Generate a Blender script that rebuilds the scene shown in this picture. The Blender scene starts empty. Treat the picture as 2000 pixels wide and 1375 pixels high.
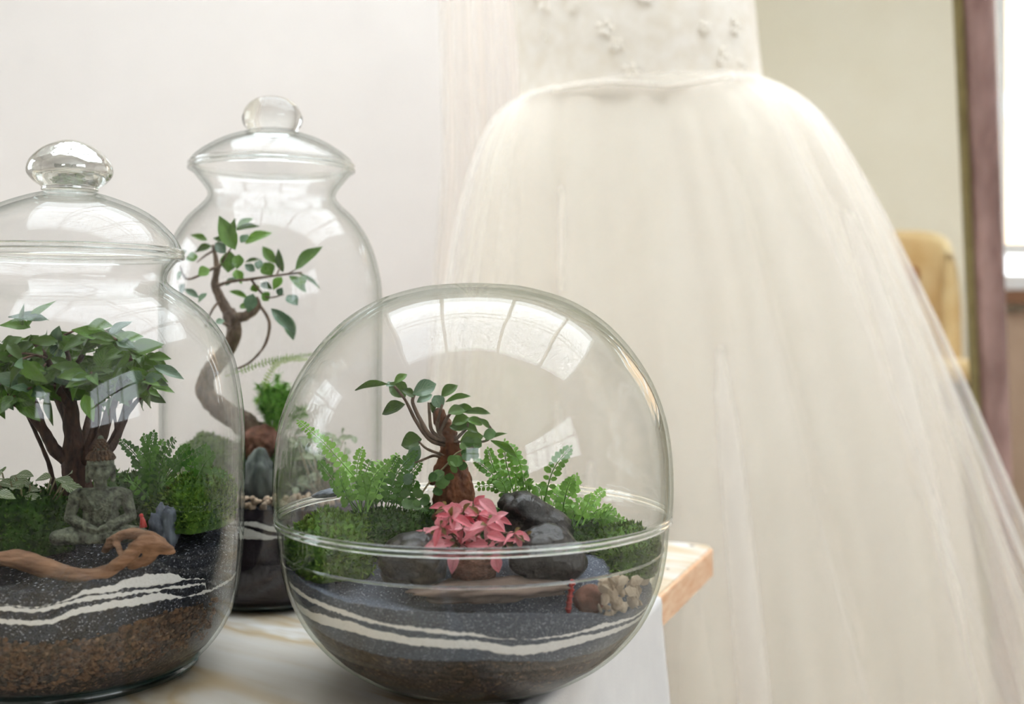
import bpy, bmesh, math, random
from mathutils import Vector, Matrix, noise
random.seed(7)
PI = math.pi

# ---------------------------------------------------------------- camera, sky, exposure
F = 2200.0                       # focal length in pixels of the 2000 x 1375 frame
HY = 630.0                       # image row of the horizon
CZ = 1.025                       # eye height
TZ = 0.75                        # table top height
S = bpy.context.scene
C = S.collection
cam_d = bpy.data.cameras.new('camera'); cam = bpy.data.objects.new('camera', cam_d); C.objects.link(cam)
cam.location = (0, 0, CZ); cam.rotation_euler = (PI/2, 0, 0)
cam_d.sensor_width = 36.0; cam_d.lens = F*36/2000; cam_d.shift_y = -(687.5-HY)/2000
cam_d.clip_start = 0.02; cam_d.clip_end = 60
cam_d.dof.use_dof = True; cam_d.dof.focus_distance = 0.88; cam_d.dof.aperture_fstop = 4.2
S.camera = cam
w = bpy.data.worlds.new('sky'); S.world = w; w.use_nodes = True
bg = w.node_tree.nodes['Background']
bg.inputs[0].default_value = (0.90, 0.95, 1.0, 1); bg.inputs[1].default_value = 5.0
S.view_settings.view_transform = 'Standard'; S.view_settings.look = 'None'
S.view_settings.gamma = 1.0; S.view_settings.use_curve_mapping = False
S.view_settings.exposure = 0.06
cy = S.cycles
cy.max_bounces = 8; cy.diffuse_bounces = 4; cy.glossy_bounces = 4; cy.transmission_bounces = 8
cy.transparent_max_bounces = 64; cy.caustics_reflective = False; cy.caustics_refractive = False
cy.sample_clamp_indirect = 6.0; cy.use_denoising = True
cy.use_adaptive_sampling = True; cy.adaptive_threshold = 0.12; cy.adaptive_min_samples = 12

# ---------------------------------------------------------------- helpers
def P(x, y, d):
    return Vector(((x-1000)/F*d, d, CZ-(y-HY)/F*d))

def lin(c):
    def f(v):
        v /= 255.0
        return v/12.92 if v <= 0.04045 else ((v+0.055)/1.055)**2.4
    return (f(c[0]), f(c[1]), f(c[2]), 1)

ORG = {}
def tag(o, label=None, cat=None, group=None, kind=None):
    if label: o['label'] = label
    if cat: o['category'] = cat
    if group: o['group'] = group
    if kind: o['kind'] = kind
    return o

def thing(name, loc, label, cat, group=None):
    o = bpy.data.objects.new(name, None); C.objects.link(o)
    o.empty_display_size = 0.02
    o.location = loc; ORG[o] = Vector(loc)
    return tag(o, label, cat, group)

def mesh_of(name, V, Fc, mat, smooth=True, uv=None):
    me = bpy.data.meshes.new(name); me.from_pydata([tuple(v) for v in V], [], Fc); me.update()
    if smooth: me.polygons.foreach_set('use_smooth', [True]*len(me.polygons))
    if mat: me.materials.append(mat)
    if uv:
        L = me.uv_layers.new(name='UVMap')
        for l in me.loops: L.data[l.index].uv = uv[l.vertex_index]
    return me

def mk(name, V, Fc, mat, parent=None, smooth=True, origin=None):
    """one mesh object; V in world coordinates"""
    if parent is not None: o0 = ORG[parent]
    elif origin is not None: o0 = Vector(origin)
    else:
        o0 = Vector((sum(v[0] for v in V)/len(V), sum(v[1] for v in V)/len(V), min(v[2] for v in V)))
    me = mesh_of(name, [Vector(v)-o0 for v in V], Fc, mat, smooth)
    o = bpy.data.objects.new(name, me); C.objects.link(o)
    if parent is not None: o.parent = parent
    else: o.location = o0
    ORG[o] = o0
    return o

class MB:
    def __init__(s): s.v = []; s.f = []
    def add(s, V, Fc):
        b = len(s.v); s.v += [Vector(v) for v in V]; s.f += [tuple(i+b for i in f) for f in Fc]; return s
    def box(s, x0, x1, y0, y1, z0, z1):
        V = [(x, y, z) for z in (z0, z1) for y in (y0, y1) for x in (x0, x1)]
        return s.add(V, [(0,2,3,1),(4,5,7,6),(0,1,5,4),(2,6,7,3),(0,4,6,2),(1,3,7,5)])
    def tube(s, pts, rad, n=8, flat=1.0, wob=0.0):
        pts = [Vector(p) for p in pts]
        if not hasattr(rad, '__len__'): rad = [rad]*len(pts)
        V = []; Fc = []; up = Vector((0.13, -0.9, 0.4)).normalized()
        for i, p in enumerate(pts):
            t = (pts[min(i+1, len(pts)-1)]-pts[max(i-1, 0)]).normalized()
            a = t.cross(up)
            if a.length < 1e-4: a = t.orthogonal()
            a.normalize(); b = t.cross(a).normalized()
            for k in range(n):
                q = 2*PI*k/n
                r = rad[i]*(1+wob*noise.noise(p*180+Vector((k*1.7, 0, 0))))
                V.append(p+a*math.cos(q)*r+b*math.sin(q)*r*flat)
        for i in range(len(pts)-1):
            for k in range(n):
                k2 = (k+1) % n
                Fc.append((i*n+k, i*n+k2, (i+1)*n+k2, (i+1)*n+k))
        Fc.append(tuple(range(n-1, -1, -1))); Fc.append(tuple((len(pts)-1)*n+k for k in range(n)))
        return s.add(V, Fc)
    def ico(s, c, r, sub=2, rot=None, rough=0.0, freq=40.0, seed=0):
        bm = bmesh.new(); bmesh.ops.create_icosphere(bm, subdivisions=sub, radius=1.0)
        rr = Vector(r) if hasattr(r, '__len__') else Vector((r, r, r)); V = []
        for v in bm.verts:
            q = v.co.copy()
            if rough: q = q*(1+rough*noise.noise(q*freq+Vector((seed*3.1, seed*1.7, seed))))
            q = Vector((q.x*rr.x, q.y*rr.y, q.z*rr.z))
            if rot is not None: q = rot @ q
            V.append(q+Vector(c))
        Fc = [tuple(v.index for v in f.verts) for f in bm.faces]; bm.free()
        return s.add(V, Fc)
    def cap(s, a, b, ra, rb, n=6):
        a = Vector(a); b = Vector(b)
        for i in range(n+1):
            t = i/n; s.ico(a.lerp(b, t), ra+(rb-ra)*t, 2)
        return s
    def build(s, name, mat, parent=None, smooth=True, origin=None):
        return mk(name, s.v, s.f, mat, parent, smooth, origin)

def smooth_path(pts, k=6):
    pts = [Vector(p) for p in pts]; out = []
    for i in range(len(pts)-1):
        p0 = pts[max(i-1, 0)]; p1 = pts[i]; p2 = pts[i+1]; p3 = pts[min(i+2, len(pts)-1)]
        for j in range(k):
            t = j/k
            out.append(0.5*((2*p1)+(p2-p0)*t+(2*p0-5*p1+4*p2-p3)*t*t+(3*p1-p0-3*p2+p3)*t**3))
    out.append(pts[-1]); return out

def lerp_rad(r, n):
    out = []
    for i in range(n):
        t = i/(n-1)*(len(r)-1); k = min(int(t), len(r)-2); out.append(r[k]+(r[k+1]-r[k])*(t-k))
    return out

def branch(mb, pts, rads, n=8, wob=0.15):
    p = smooth_path(pts, 5); mb.tube(p, lerp_rad(rads, len(p)), n, 1.0, wob); return p

def remeshed(mb, name, mat, voxel, parent=None, bump=0.0, freq=200.0, origin=None, smooth_it=2, stretch=(1,1,1)):
    """melt overlapping blobs into one continuous skin"""
    me = mesh_of('tmp', mb.v, mb.f, None)
    o = bpy.data.objects.new('tmp', me); C.objects.link(o)
    m = o.modifiers.new('r', 'REMESH'); m.mode = 'VOXEL'; m.voxel_size = voxel
    if smooth_it:
        m2 = o.modifiers.new('s', 'SMOOTH'); m2.iterations = smooth_it; m2.factor = 0.5
    dg = bpy.context.evaluated_depsgraph_get(); e = o.evaluated_get(dg).to_mesh()
    V = [v.co.copy() for v in e.vertices]; N = [v.normal.copy() for v in e.vertices]
    Fc = [tuple(p.vertices) for p in e.polygons]
    o.evaluated_get(dg).to_mesh_clear(); bpy.data.objects.remove(o); bpy.data.meshes.remove(me)
    if bump:
        V = [v+n*bump*noise.fractal(Vector((v.x*stretch[0], v.y*stretch[1], v.z*stretch[2]))*freq, 1.0, 2.0, 3) for v, n in zip(V, N)]
    return mk(name, V, Fc, mat, parent, True, origin)

def catmull1(pts, k=5):
    p = smooth_path([Vector((a, b, 0)) for a, b in pts], k)
    return [(max(q.x, 0.0), q.y) for q in p]

def lathe(prof, cx, cyy, z0, n=96, close=False):
    V = []; Fc = []; m = len(prof)
    for (r, z) in prof:
        for k in range(n):
            q = 2*PI*k/n
            V.append((cx+r*math.sin(q), cyy-r*math.cos(q), z0+z))
    for i in range(m if close else m-1):
        j = (i+1) % m
        for k in range(n):
            k2 = (k+1) % n
            Fc.append((i*n+k, i*n+k2, j*n+k2, j*n+k))
    return V, Fc

def interp(tab, x):
    if x <= tab[0][0]: return tab[0][1]
    for (a, fa), (b, fb) in zip(tab, tab[1:]):
        if x <= b:
            return fa+(fb-fa)*((x-a)/(b-a) if b > a else 0)
    return tab[-1][1]

# ---------------------------------------------------------------- materials
def new_mat(name):
    m = bpy.data.materials.new(name); m.use_nodes = True
    nt = m.node_tree; return m, nt, nt.nodes['Principled BSDF']

def ramp(nt, stops, interp_mode='LINEAR'):
    r = nt.nodes.new('ShaderNodeValToRGB'); r.color_ramp.interpolation = interp_mode
    el = r.color_ramp.elements
    while len(el) < len(stops): el.new(0.5)
    for e, (p, c) in zip(el, stops): e.position = p; e.color = c
    return r

def mat_noise(name, c1, c2, scale=20, rough=0.6, bump=0.0, bscale=None, stretch=(1,1,1), spec=0.3, sub=0.0, detail=5):
    m, nt, b = new_mat(name)
    tc = nt.nodes.new('ShaderNodeTexCoord'); mp = nt.nodes.new('ShaderNodeMapping'); mp.inputs['Scale'].default_value = stretch
    nt.links.new(tc.outputs['Object'], mp.inputs[0])
    n = nt.nodes.new('ShaderNodeTexNoise'); n.inputs['Scale'].default_value = scale; n.inputs['Detail'].default_value = detail
    nt.links.new(mp.outputs[0], n.inputs['Vector'])
    r = ramp(nt, [(0.3, lin(c1)), (0.7, lin(c2))]); nt.links.new(n.outputs[0], r.inputs[0])
    nt.links.new(r.outputs[0], b.inputs['Base Color'])
    b.inputs['Roughness'].default_value = rough; b.inputs['Specular IOR Level'].default_value = spec
    if bump:
        n2 = nt.nodes.new('ShaderNodeTexNoise'); n2.inputs['Scale'].default_value = bscale or scale*3; n2.inputs['Detail'].default_value = 6
        nt.links.new(mp.outputs[0], n2.inputs['Vector'])
        bp = nt.nodes.new('ShaderNodeBump'); bp.inputs['Strength'].default_value = bump; bp.inputs['Distance'].default_value = 0.002
        nt.links.new(n2.outputs[0], bp.inputs['Height']); nt.links.new(bp.outputs[0], b.inputs['Normal'])
    return m

def mat_grain(name, stops, scale=900, rough=0.8, bump=0.6, spec=0.25):
    m, nt, b = new_mat(name)
    tc = nt.nodes.new('ShaderNodeTexCoord')
    v = nt.nodes.new('ShaderNodeTexVoronoi'); v.inputs['Scale'].default_value = scale
    nt.links.new(tc.outputs['Object'], v.inputs['Vector'])
    sp = nt.nodes.new('ShaderNodeSeparateColor'); nt.links.new(v.outputs['Color'], sp.inputs[0])
    r = ramp(nt, [(p, lin(c)) for p, c in stops], 'CONSTANT'); nt.links.new(sp.outputs[0], r.inputs[0])
    nt.links.new(r.outputs[0], b.inputs['Base Color'])
    b.inputs['Roughness'].default_value = rough; b.inputs['Specular IOR Level'].default_value = spec
    bp = nt.nodes.new('ShaderNodeBump'); bp.inputs['Strength'].default_value = bump; bp.inputs['Distance'].default_value = 0.001
    bp.invert = True
    nt.links.new(v.outputs['Distance'], bp.inputs['Height']); nt.links.new(bp.outputs[0], b.inputs['Normal'])
    return m

def mat_leaf(name, c1, c2, vein=None, vein_amt=0.5, rough=0.35, trans=0.25, spec=0.5, nscale=60):
    m, nt, b = new_mat(name)
    N = nt.nodes.new; L = nt.links.new
    tc = N('ShaderNodeTexCoord'); oi = N('ShaderNodeObjectInfo')
    n = N('ShaderNodeTexNoise'); n.inputs['Scale'].default_value = 2.5; n.inputs['Detail'].default_value = 3
    L(tc.outputs['Object'], n.inputs['Vector'])
    add = N('ShaderNodeMath'); add.operation = 'MULTIPLY_ADD'; add.inputs[1].default_value = 0.5
    L(n.outputs[0], add.inputs[0])
    mu = N('ShaderNodeMath'); mu.operation = 'MULTIPLY'; mu.inputs[1].default_value = 0.6; L(oi.outputs['Random'], mu.inputs[0])
    L(mu.outputs[0], add.inputs[2])
    r = ramp(nt, [(0.15, lin(c1)), (0.85, lin(c2))]); L(add.outputs[0], r.inputs[0])
    col = r.outputs[0]
    if vein:
        sx = N('ShaderNodeSeparateXYZ'); L(tc.outputs['UV'], sx.inputs[0])
        ab = N('ShaderNodeMath'); ab.operation = 'SUBTRACT'; ab.inputs[1].default_value = 0.5; L(sx.outputs[1], ab.inputs[0])
        a2 = N('ShaderNodeMath'); a2.operation = 'ABSOLUTE'; L(ab.outputs[0], a2.inputs[0])
        mid = N('ShaderNodeMath'); mid.operation = 'LESS_THAN'; mid.inputs[1].default_value = 0.05; L(a2.outputs[0], mid.inputs[0])
        k = N('ShaderNodeMath'); k.operation = 'MULTIPLY_ADD'; k.inputs[1].default_value = -1.0; L(a2.outputs[0], k.inputs[0]); L(sx.outputs[0], k.inputs[2])
        k2 = N('ShaderNodeMath'); k2.operation = 'MULTIPLY'; k2.inputs[1].default_value = 40.0; L(k.outputs[0], k2.inputs[0])
        sn = N('ShaderNodeMath'); sn.operation = 'SINE'; L(k2.outputs[0], sn.inputs[0])
        gt = N('ShaderNodeMath'); gt.operation = 'GREATER_THAN'; gt.inputs[1].default_value = 0.55; L(sn.outputs[0], gt.inputs[0])
        mx = N('ShaderNodeMath'); mx.operation = 'MAXIMUM'; L(mid.outputs[0], mx.inputs[0]); L(gt.outputs[0], mx.inputs[1])
        ma = N('ShaderNodeMath'); ma.operation = 'MULTIPLY'; ma.inputs[1].default_value = vein_amt; L(mx.outputs[0], ma.inputs[0])
        mc = N('ShaderNodeMix'); mc.data_type = 'RGBA'; L(ma.outputs[0], mc.inputs[0]); L(col, mc.inputs[6]); mc.inputs[7].default_value = lin(vein)
        col = mc.outputs[2]
    L(col, b.inputs['Base Color']); b.inputs['Roughness'].default_value = rough; b.inputs['Specular IOR Level'].default_value = spec
    tr = N('ShaderNodeBsdfTranslucent'); L(col, tr.inputs[0])
    ms = N('ShaderNodeMixShader'); ms.inputs[0].default_value = trans
    L(b.outputs[0], ms.inputs[1]); L(tr.outputs[0], ms.inputs[2])
    L(ms.outputs[0], nt.nodes['Material Output'].inputs[0])
    return m

def mat_thin_glass(name, f0=0.05, body=(0.985, 0.99, 0.985), edge=(0.55, 0.66, 0.60), edge_pow=4.0, wave=0.0):
    """clear blown glass wall: straight-through transmission, mirror reflection growing towards grazing angles"""
    m = bpy.data.materials.new(name); m.use_nodes = True; nt = m.node_tree; nt.nodes.clear()
    N = nt.nodes.new; L = nt.links.new
    out = N('ShaderNodeOutputMaterial'); lw = N('ShaderNodeLayerWeight'); lw.inputs[0].default_value = 0.5
    p5 = N('ShaderNodeMath'); p5.operation = 'POWER'; p5.inputs[1].default_value = 4.0; L(lw.outputs['Facing'], p5.inputs[0])
    fr = N('ShaderNodeMath'); fr.operation = 'MULTIPLY_ADD'; fr.inputs[1].default_value = 0.6; fr.inputs[2].default_value = f0; L(p5.outputs[0], fr.inputs[0])
    pe = N('ShaderNodeMath'); pe.operation = 'POWER'; pe.inputs[1].default_value = edge_pow; L(lw.outputs['Facing'], pe.inputs[0])
    mc = N('ShaderNodeMix'); mc.data_type = 'RGBA'; L(pe.outputs[0], mc.inputs[0])
    mc.inputs[6].default_value = (*body, 1); mc.inputs[7].default_value = (*edge, 1)  # edge colour darkens grazing outlines, standing in for refraction
    t = N('ShaderNodeBsdfTransparent'); L(mc.outputs[2], t.inputs[0])
    g = N('ShaderNodeBsdfGlossy'); g.inputs['Roughness'].default_value = 0.02
    if wave:
        tc = N('ShaderNodeTexCoord'); nz = N('ShaderNodeTexNoise'); nz.inputs['Scale'].default_value = 14; nz.inputs['Detail'].default_value = 2
        L(tc.outputs['Object'], nz.inputs['Vector'])
        bp = N('ShaderNodeBump'); bp.inputs['Strength'].default_value = wave; bp.inputs['Distance'].default_value = 0.01
        L(nz.outputs[0], bp.inputs['Height']); L(bp.outputs[0], g.inputs['Normal'])
    ms = N('ShaderNodeMixShader'); L(fr.outputs[0], ms.inputs[0]); L(t.outputs[0], ms.inputs[1]); L(g.outputs[0], ms.inputs[2])
    L(ms.outputs[0], out.inputs[0])
    return m

def mat_solid_glass(name, col=(1, 1, 1), rough=0.0, ior=1.48):
    m, nt, b = new_mat(name)
    b.inputs['Base Color'].default_value = (*col, 1); b.inputs['Roughness'].default_value = rough
    b.inputs['IOR'].default_value = ior; b.inputs['Transmission Weight'].default_value = 1.0
    return m

def mat_sheer(name, c, alpha=0.5, trans=0.5, stretch=(1, 1, 1)):
    m, nt, b = new_mat(name); N = nt.nodes.new; L = nt.links.new
    d = N('ShaderNodeBsdfDiffuse'); d.inputs[0].default_value = lin(c)
    tl = N('ShaderNodeBsdfTranslucent'); tl.inputs[0].default_value = lin(c)
    a = N('ShaderNodeMixShader'); a.inputs[0].default_value = trans; L(d.outputs[0], a.inputs[1]); L(tl.outputs[0], a.inputs[2])
    tp = N('ShaderNodeBsdfTransparent'); s = N('ShaderNodeMixShader')
    lw = N('ShaderNodeLayerWeight'); lw.inputs[0].default_value = 0.5
    pw = N('ShaderNodeMath'); pw.operation = 'POWER'; pw.inputs[1].default_value = 3.0; L(lw.outputs['Facing'], pw.inputs[0])
    ad = N('ShaderNodeMath'); ad.operation = 'MULTIPLY_ADD'; ad.use_clamp = True; ad.inputs[1].default_value = 1-alpha; ad.inputs[2].default_value = alpha; L(pw.outputs[0], ad.inputs[0])
    L(ad.outputs[0], s.inputs[0])
    L(tp.outputs[0], s.inputs[1]); L(a.outputs[0], s.inputs[2])
    L(s.outputs[0], nt.nodes['Material Output'].inputs[0])
    return m

M = {}
M['wall_white'] = mat_noise('warm white plaster', (228, 221, 215), (232, 225, 219), 6, 0.9, 0.05, 60)
M['wall_sage'] = mat_noise('pale sage plaster', (234, 226, 204), (238, 231, 211), 5, 0.9, 0.05, 60)
M['wall_tan'] = mat_noise('tan panel paint', (176, 150, 128), (186, 160, 138), 8, 0.7)
M['wall_dark'] = mat_noise('stone grey paint', (120, 118, 110), (132, 130, 122), 8, 0.7)
M['ceiling'] = mat_noise('white ceiling paint', (240, 238, 234), (244, 242, 240), 5, 0.9)
M['floor'] = mat_noise('pale oak boards', (196, 186, 172), (210, 200, 188), 8, 0.5, 0.1, 40, (1, 8, 1))
M['frame_white'] = mat_noise('white window paint', (236, 236, 232), (242, 242, 240), 10, 0.5)
M['pane'] = mat_thin_glass('window pane', 0.04, (0.97, 0.98, 0.98), (0.8, 0.85, 0.85))
M['glass'] = mat_thin_glass('clear blown glass', 0.034, (0.994, 0.996, 0.995), (0.42, 0.50, 0.46), 6.0, 0.05)
M['glass_bowl'] = mat_thin_glass('clear greenish blown glass', 0.034, (0.994, 0.996, 0.994), (0.42, 0.50, 0.38), 6.0, 0.05)
M['glass_solid'] = mat_solid_glass('solid clear glass', (0.98, 1.0, 0.99))
M['glass_teal'] = mat_thin_glass('thick teal tinted glass', 0.10, (0.45, 0.62, 0.62), (0.25, 0.38, 0.38), 2.0)

# ---------------------------------------------------------------- the room
XL, XR, YB, YF, ZC = -2.4, 2.6, -4.2, 3.6, 2.75
YW = 2.95; XJ = 0.55             # nearer white wall, its outer corner
def struct(name, mb, mat, smooth=False):
    o = mb.build(name, mat, None, smooth); o['kind'] = 'structure'; return o
def strip_panel(mb, axis, p0, p1, a0, a1, z0, z1, holes):
    """solid slab with rectangular holes; axis 'y' = wall facing along y, 'x' = along x"""
    xs = sorted(set([a0, a1]+[h[0] for h in holes]+[h[1] for h in holes]))
    zs = sorted(set([z0, z1]+[h[2] for h in holes]+[h[3] for h in holes]))
    for i in range(len(xs)-1):
        for j in range(len(zs)-1):
            cx = (xs[i]+xs[i+1])/2; cz = (zs[j]+zs[j+1])/2
            if any(h[0] < cx < h[1] and h[2] < cz < h[3] for h in holes): continue
            if axis == 'y': mb.box(xs[i], xs[i+1], p0, p1, zs[j], zs[j+1])
            elif axis == 'x': mb.box(p0, p1, xs[i], xs[i+1], zs[j], zs[j+1])
            else: mb.box(xs[i], xs[i+1], zs[j], zs[j+1], p0, p1)
WIN1 = (1.535, 2.45, 1.128, 2.35)          # window in the far wall, right edge of the photograph
WIN2 = (-0.3, 0.5, 1.65, 2.5)             # wide window behind the viewer
SKY = (-1.2, 1.9, 0.3, 2.6)              # roof light
WIN3 = (0.9, 2.1, 1.0, 2.3)                # window in the left wall
WIN4 = (-3.7, -0.5, 1.3, 2.6)              # high window in the right wall, behind the viewer
struct('floor', MB().box(XL, XR, YB, YF, -0.05, 0), M['floor'])
mb = MB(); strip_panel(mb, 'z', ZC, ZC+0.12, XL, XR, YB, YF, [SKY]); struct('ceiling', mb, M['ceiling'])
struct('wall_back', MB().box(XL, XJ, YW, YW+0.1, 0, ZC), M['wall_white'])
struct('wall_return', MB().box(XJ-0.1, XJ, YW+0.1, YF, 0, ZC), M['wall_sage'])
mb = MB(); strip_panel(mb, 'y', YF, YF+0.12, XJ-0.1, XR, 0, ZC, [WIN1]); struct('wall_far', mb, M['wall_sage'])
mb = MB(); strip_panel(mb, 'x', XL-0.12, XL, YB, YF, 0, ZC, [WIN3]); struct('wall_left', mb, M['wall_white'])
mb = MB(); strip_panel(mb, 'x', XR, XR+0.12, YB, YF, 0, ZC, [WIN4]); struct('wall_right', mb, M['wall_white'])
mb = MB(); strip_panel(mb, 'y', YB-0.12, YB, XL, XR, 0, ZC, [WIN2]); struct('wall_rear', mb, M['wall_dark'])
struct('trim_1', MB().box(1.46, XR, YF-0.03, YF, 0, 1.06), M['wall_tan'])

def window(name, axis, a0, a1, z0, z1, p, depth, nv, nh, sill=None):
    t = bpy.data.objects.new(name, None); C.objects.link(t); t['kind'] = 'structure'
    def bx(b, u0, u1, v0, v1, q0, q1):
        if axis == 'y': b.box(u0, u1, q0, q1, v0, v1)
        elif axis == 'x': b.box(q0, q1, u0, u1, v0, v1)
        else: b.box(u0, u1, v0, v1, q0, q1)
    o0 = {'y': ((a0+a1)/2, p, z0), 'x': (p, (a0+a1)/2, z0), 'z': ((a0+a1)/2, (z0+z1)/2, p)}[axis]
    t.location = o0; ORG[t] = Vector(o0)
    f = 0.05; b = MB()
    bx(b, a0, a0+f, z0, z1, p, p+depth); bx(b, a1-f, a1, z0, z1, p, p+depth)
    bx(b, a0+f, a1-f, z0, z0+f, p, p+depth); bx(b, a0+f, a1-f, z1-f, z1, p, p+depth)
    b.build('window_frame', M['frame_white'], t, False)
    for i in range(1, nv):
        u = a0+(a1-a0)*i/nv; b = MB(); bx(b, u-0.018, u+0.018, z0+f, z1-f, p+0.005, p+depth-0.005); b.build('muntin', M['frame_white'], t, False)
    for v in nh:
        b = MB(); bx(b, a0+f, a1-f, v-0.018, v+0.018, p+0.008, p+depth-0.008); b.build('muntin', M['frame_white'], t, False)
    b = MB(); bx(b, a0+f, a1-f, z0+f, z1-f, p+depth*0.45, p+depth*0.55); b.build('window_pane', M['pane'], t, False)
    if sill:
        b = MB(); bx(b, a0-0.06, a1+0.06, z0-0.045, z0, p-0.09, p+depth); b.build('window_sill', sill, t, False)
    return t
M['sill'] = mat_noise('brown varnished sill', (120, 84, 60), (146, 106, 78), 10, 0.45, stretch=(1, 12, 12))
window('window_1', 'y', WIN1[0], WIN1[1], WIN1[2], WIN1[3], YF+0.01, 0.06, 1, [1.262], M['sill'])
window('window_2', 'y', WIN2[0], WIN2[1], WIN2[2], WIN2[3], YB-0.07, 0.06, 2, [2.1])
window('window_3', 'z', SKY[0], SKY[1], SKY[2], SKY[3], ZC+0.03, 0.06, 4, [1.45])
window('window_4', 'x', WIN3[0], WIN3[1], WIN3[2], WIN3[3], XL-0.09, 0.06, 2, [1.9])
window('window_5', 'x', WIN4[0], WIN4[1], WIN4[2], WIN4[3], XR+0.03, 0.06, 4, [2.0])
def portal(name, loc, rot, sx, sy):
    d = bpy.data.lights.new(name, 'AREA'); d.shape = 'RECTANGLE'; d.size = sx; d.size_y = sy; d.cycles.is_portal = True
    o = bpy.data.objects.new(name, d); C.objects.link(o); o.location = loc; o.rotation_euler = rot
portal('daylight_portal', ((SKY[0]+SKY[1])/2, (SKY[2]+SKY[3])/2, ZC+0.13), (0, 0, 0), SKY[1]-SKY[0], SKY[3]-SKY[2])
portal('daylight_portal', ((WIN2[0]+WIN2[1])/2, YB-0.14, (WIN2[2]+WIN2[3])/2), (PI/2, 0, 0), WIN2[1]-WIN2[0], WIN2[3]-WIN2[2])
portal('daylight_portal', ((WIN1[0]+WIN1[1])/2, YF+0.14, (WIN1[2]+WIN1[3])/2), (-PI/2, 0, 0), WIN1[1]-WIN1[0], WIN1[3]-WIN1[2])
portal('daylight_portal', (XL-0.14, (WIN3[0]+WIN3[1])/2, (WIN3[2]+WIN3[3])/2), (0, -PI/2, 0), WIN3[3]-WIN3[2], WIN3[1]-WIN3[0])

portal('daylight_portal', (XR+0.14, (WIN4[0]+WIN4[1])/2, (WIN4[2]+WIN4[3])/2), (0, PI/2, 0), WIN4[3]-WIN4[2], WIN4[1]-WIN4[0])

# a peach house outside the far window
M['peach'] = mat_noise('peach render', (250, 205, 160), (252, 216, 178), 3, 0.9)
M['white_ext'] = mat_noise('white render', (248, 246, 242), (250, 248, 246), 3, 0.9)
h = thing('neighbouring_house', (4.2, 8.6, 0), 'peach rendered house with white bands outside the far window', 'house')
mb = MB().box(2.2, 6.5, 8.4, 9.0, 0, 1.6); mb.build('wall', M['white_ext'], h, False)
mb = MB().box(2.2, 6.5, 8.4, 9.0, 1.6, 2.55); mb.build('wall', M['peach'], h, False)
mb = MB().box(2.1, 6.6, 8.3, 9.0, 2.55, 2.72); mb.build('cornice', M['white_ext'], h, False)
mb = MB().box(2.2, 6.5, 8.4, 9.0, 2.72, 4.2); mb.build('wall', M['peach'], h, False)

# ---------------------------------------------------------------- table and cloth
def mat_tabletop():
    m, nt, b = new_mat('whitewashed streaky wood'); N = nt.nodes.new; L = nt.links.new
    tc = N('ShaderNodeTexCoord'); rt = N('ShaderNodeMapping'); rt.inputs['Rotation'].default_value = (0, 0, math.radians(40)); L(tc.outputs['Object'], rt.inputs[0])
    mp = N('ShaderNodeMapping'); mp.inputs['Scale'].default_value = (0.8, 4.2, 1); L(rt.outputs[0], mp.inputs[0])
    n = N('ShaderNodeTexNoise'); n.inputs['Scale'].default_value = 4.0; n.inputs['Detail'].default_value = 3; n.inputs['Distortion'].default_value = 1.0; L(mp.outputs[0], n.inputs['Vector'])
    r = ramp(nt, [(0.30, lin((222, 217, 209))), (0.44, lin((218, 210, 197))), (0.53, lin((204, 182, 146))), (0.60, lin((218, 210, 196))), (0.64, lin((232, 229, 224))), (0.75, lin((214, 202, 184)))])
    L(n.outputs[0], r.inputs[0])
    mp2 = N('ShaderNodeMapping'); mp2.inputs['Scale'].default_value = (6, 50, 1); L(rt.outputs[0], mp2.inputs[0])
    n2 = N('ShaderNodeTexNoise'); n2.inputs['Scale'].default_value = 1.0; n2.inputs['Detail'].default_value = 3; L(mp2.outputs[0], n2.inputs['Vector'])
    r2 = ramp(nt, [(0.3, (0.93, 0.91, 0.89, 1)), (0.6, (1, 1, 1, 1))]); L(n2.outputs[0], r2.inputs[0])
    mx = N('ShaderNodeMix'); mx.data_type = 'RGBA'; mx.blend_type = 'MULTIPLY'; mx.inputs[0].default_value = 1.0; L(r.outputs[0], mx.inputs[6]); L(r2.outputs[0], mx.inputs[7])
    L(mx.outputs[2], b.inputs['Base Color']); b.inputs['Roughness'].default_value = 0.38; b.inputs['Specular IOR Level'].default_value = 0.4
    return m
M['tabletop'] = mat_tabletop()
M['raw_wood'] = mat_noise('raw pine edge', (222, 170, 128), (240, 208, 176), 30, 0.6, 0.15, 80, (1, 1, 6))
M['knot'] = mat_noise('dark knot', (40, 26, 16), (60, 40, 26), 300, 0.8)
CT = Vector((0.253, 1.395, 0)); E1 = Vector((-0.371, -0.928, 0)).normalized(); E2 = Vector((-0.928, 0.371, 0)).normalized()
def tp(s, t, z): return CT+E1*s+E2*t+Vector((0, 0, z))
table = thing('wooden_table', tp(0.55, 0.65, 0), 'whitewashed wooden table with a rounded raw pine corner, under the glass jars', 'table')
L1, L2, TH, RC = 1.12, 1.45, 0.034, 0.022
def slab(z0, z1, inset, bev):
    pts = []
    for (cs, ct, a0) in ((RC, RC, 180), (L1-RC, RC, 270), (L1-RC, L2-RC, 0), (RC, L2-RC, 90)):
        for k in range(7):
            a = math.radians(a0+90*k/6); pts.append((cs+RC*math.cos(a), ct+RC*math.sin(a)))
    rows = [(z0, 0.0), (z1-bev, 0.0), (z1-bev*0.3, bev*0.3), (z1, bev)]
    n = len(pts); V = []; cs, ct = L1/2, L2/2
    for z, i in rows:
        for (s, t) in pts: V.append(tp(s+(cs-s)*i/cs, t+(ct-t)*i/ct, z))
    return V, n, len(rows)
V, n, m_ = slab(TZ-TH, TZ-0.0015, 0, 0.003)
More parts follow.
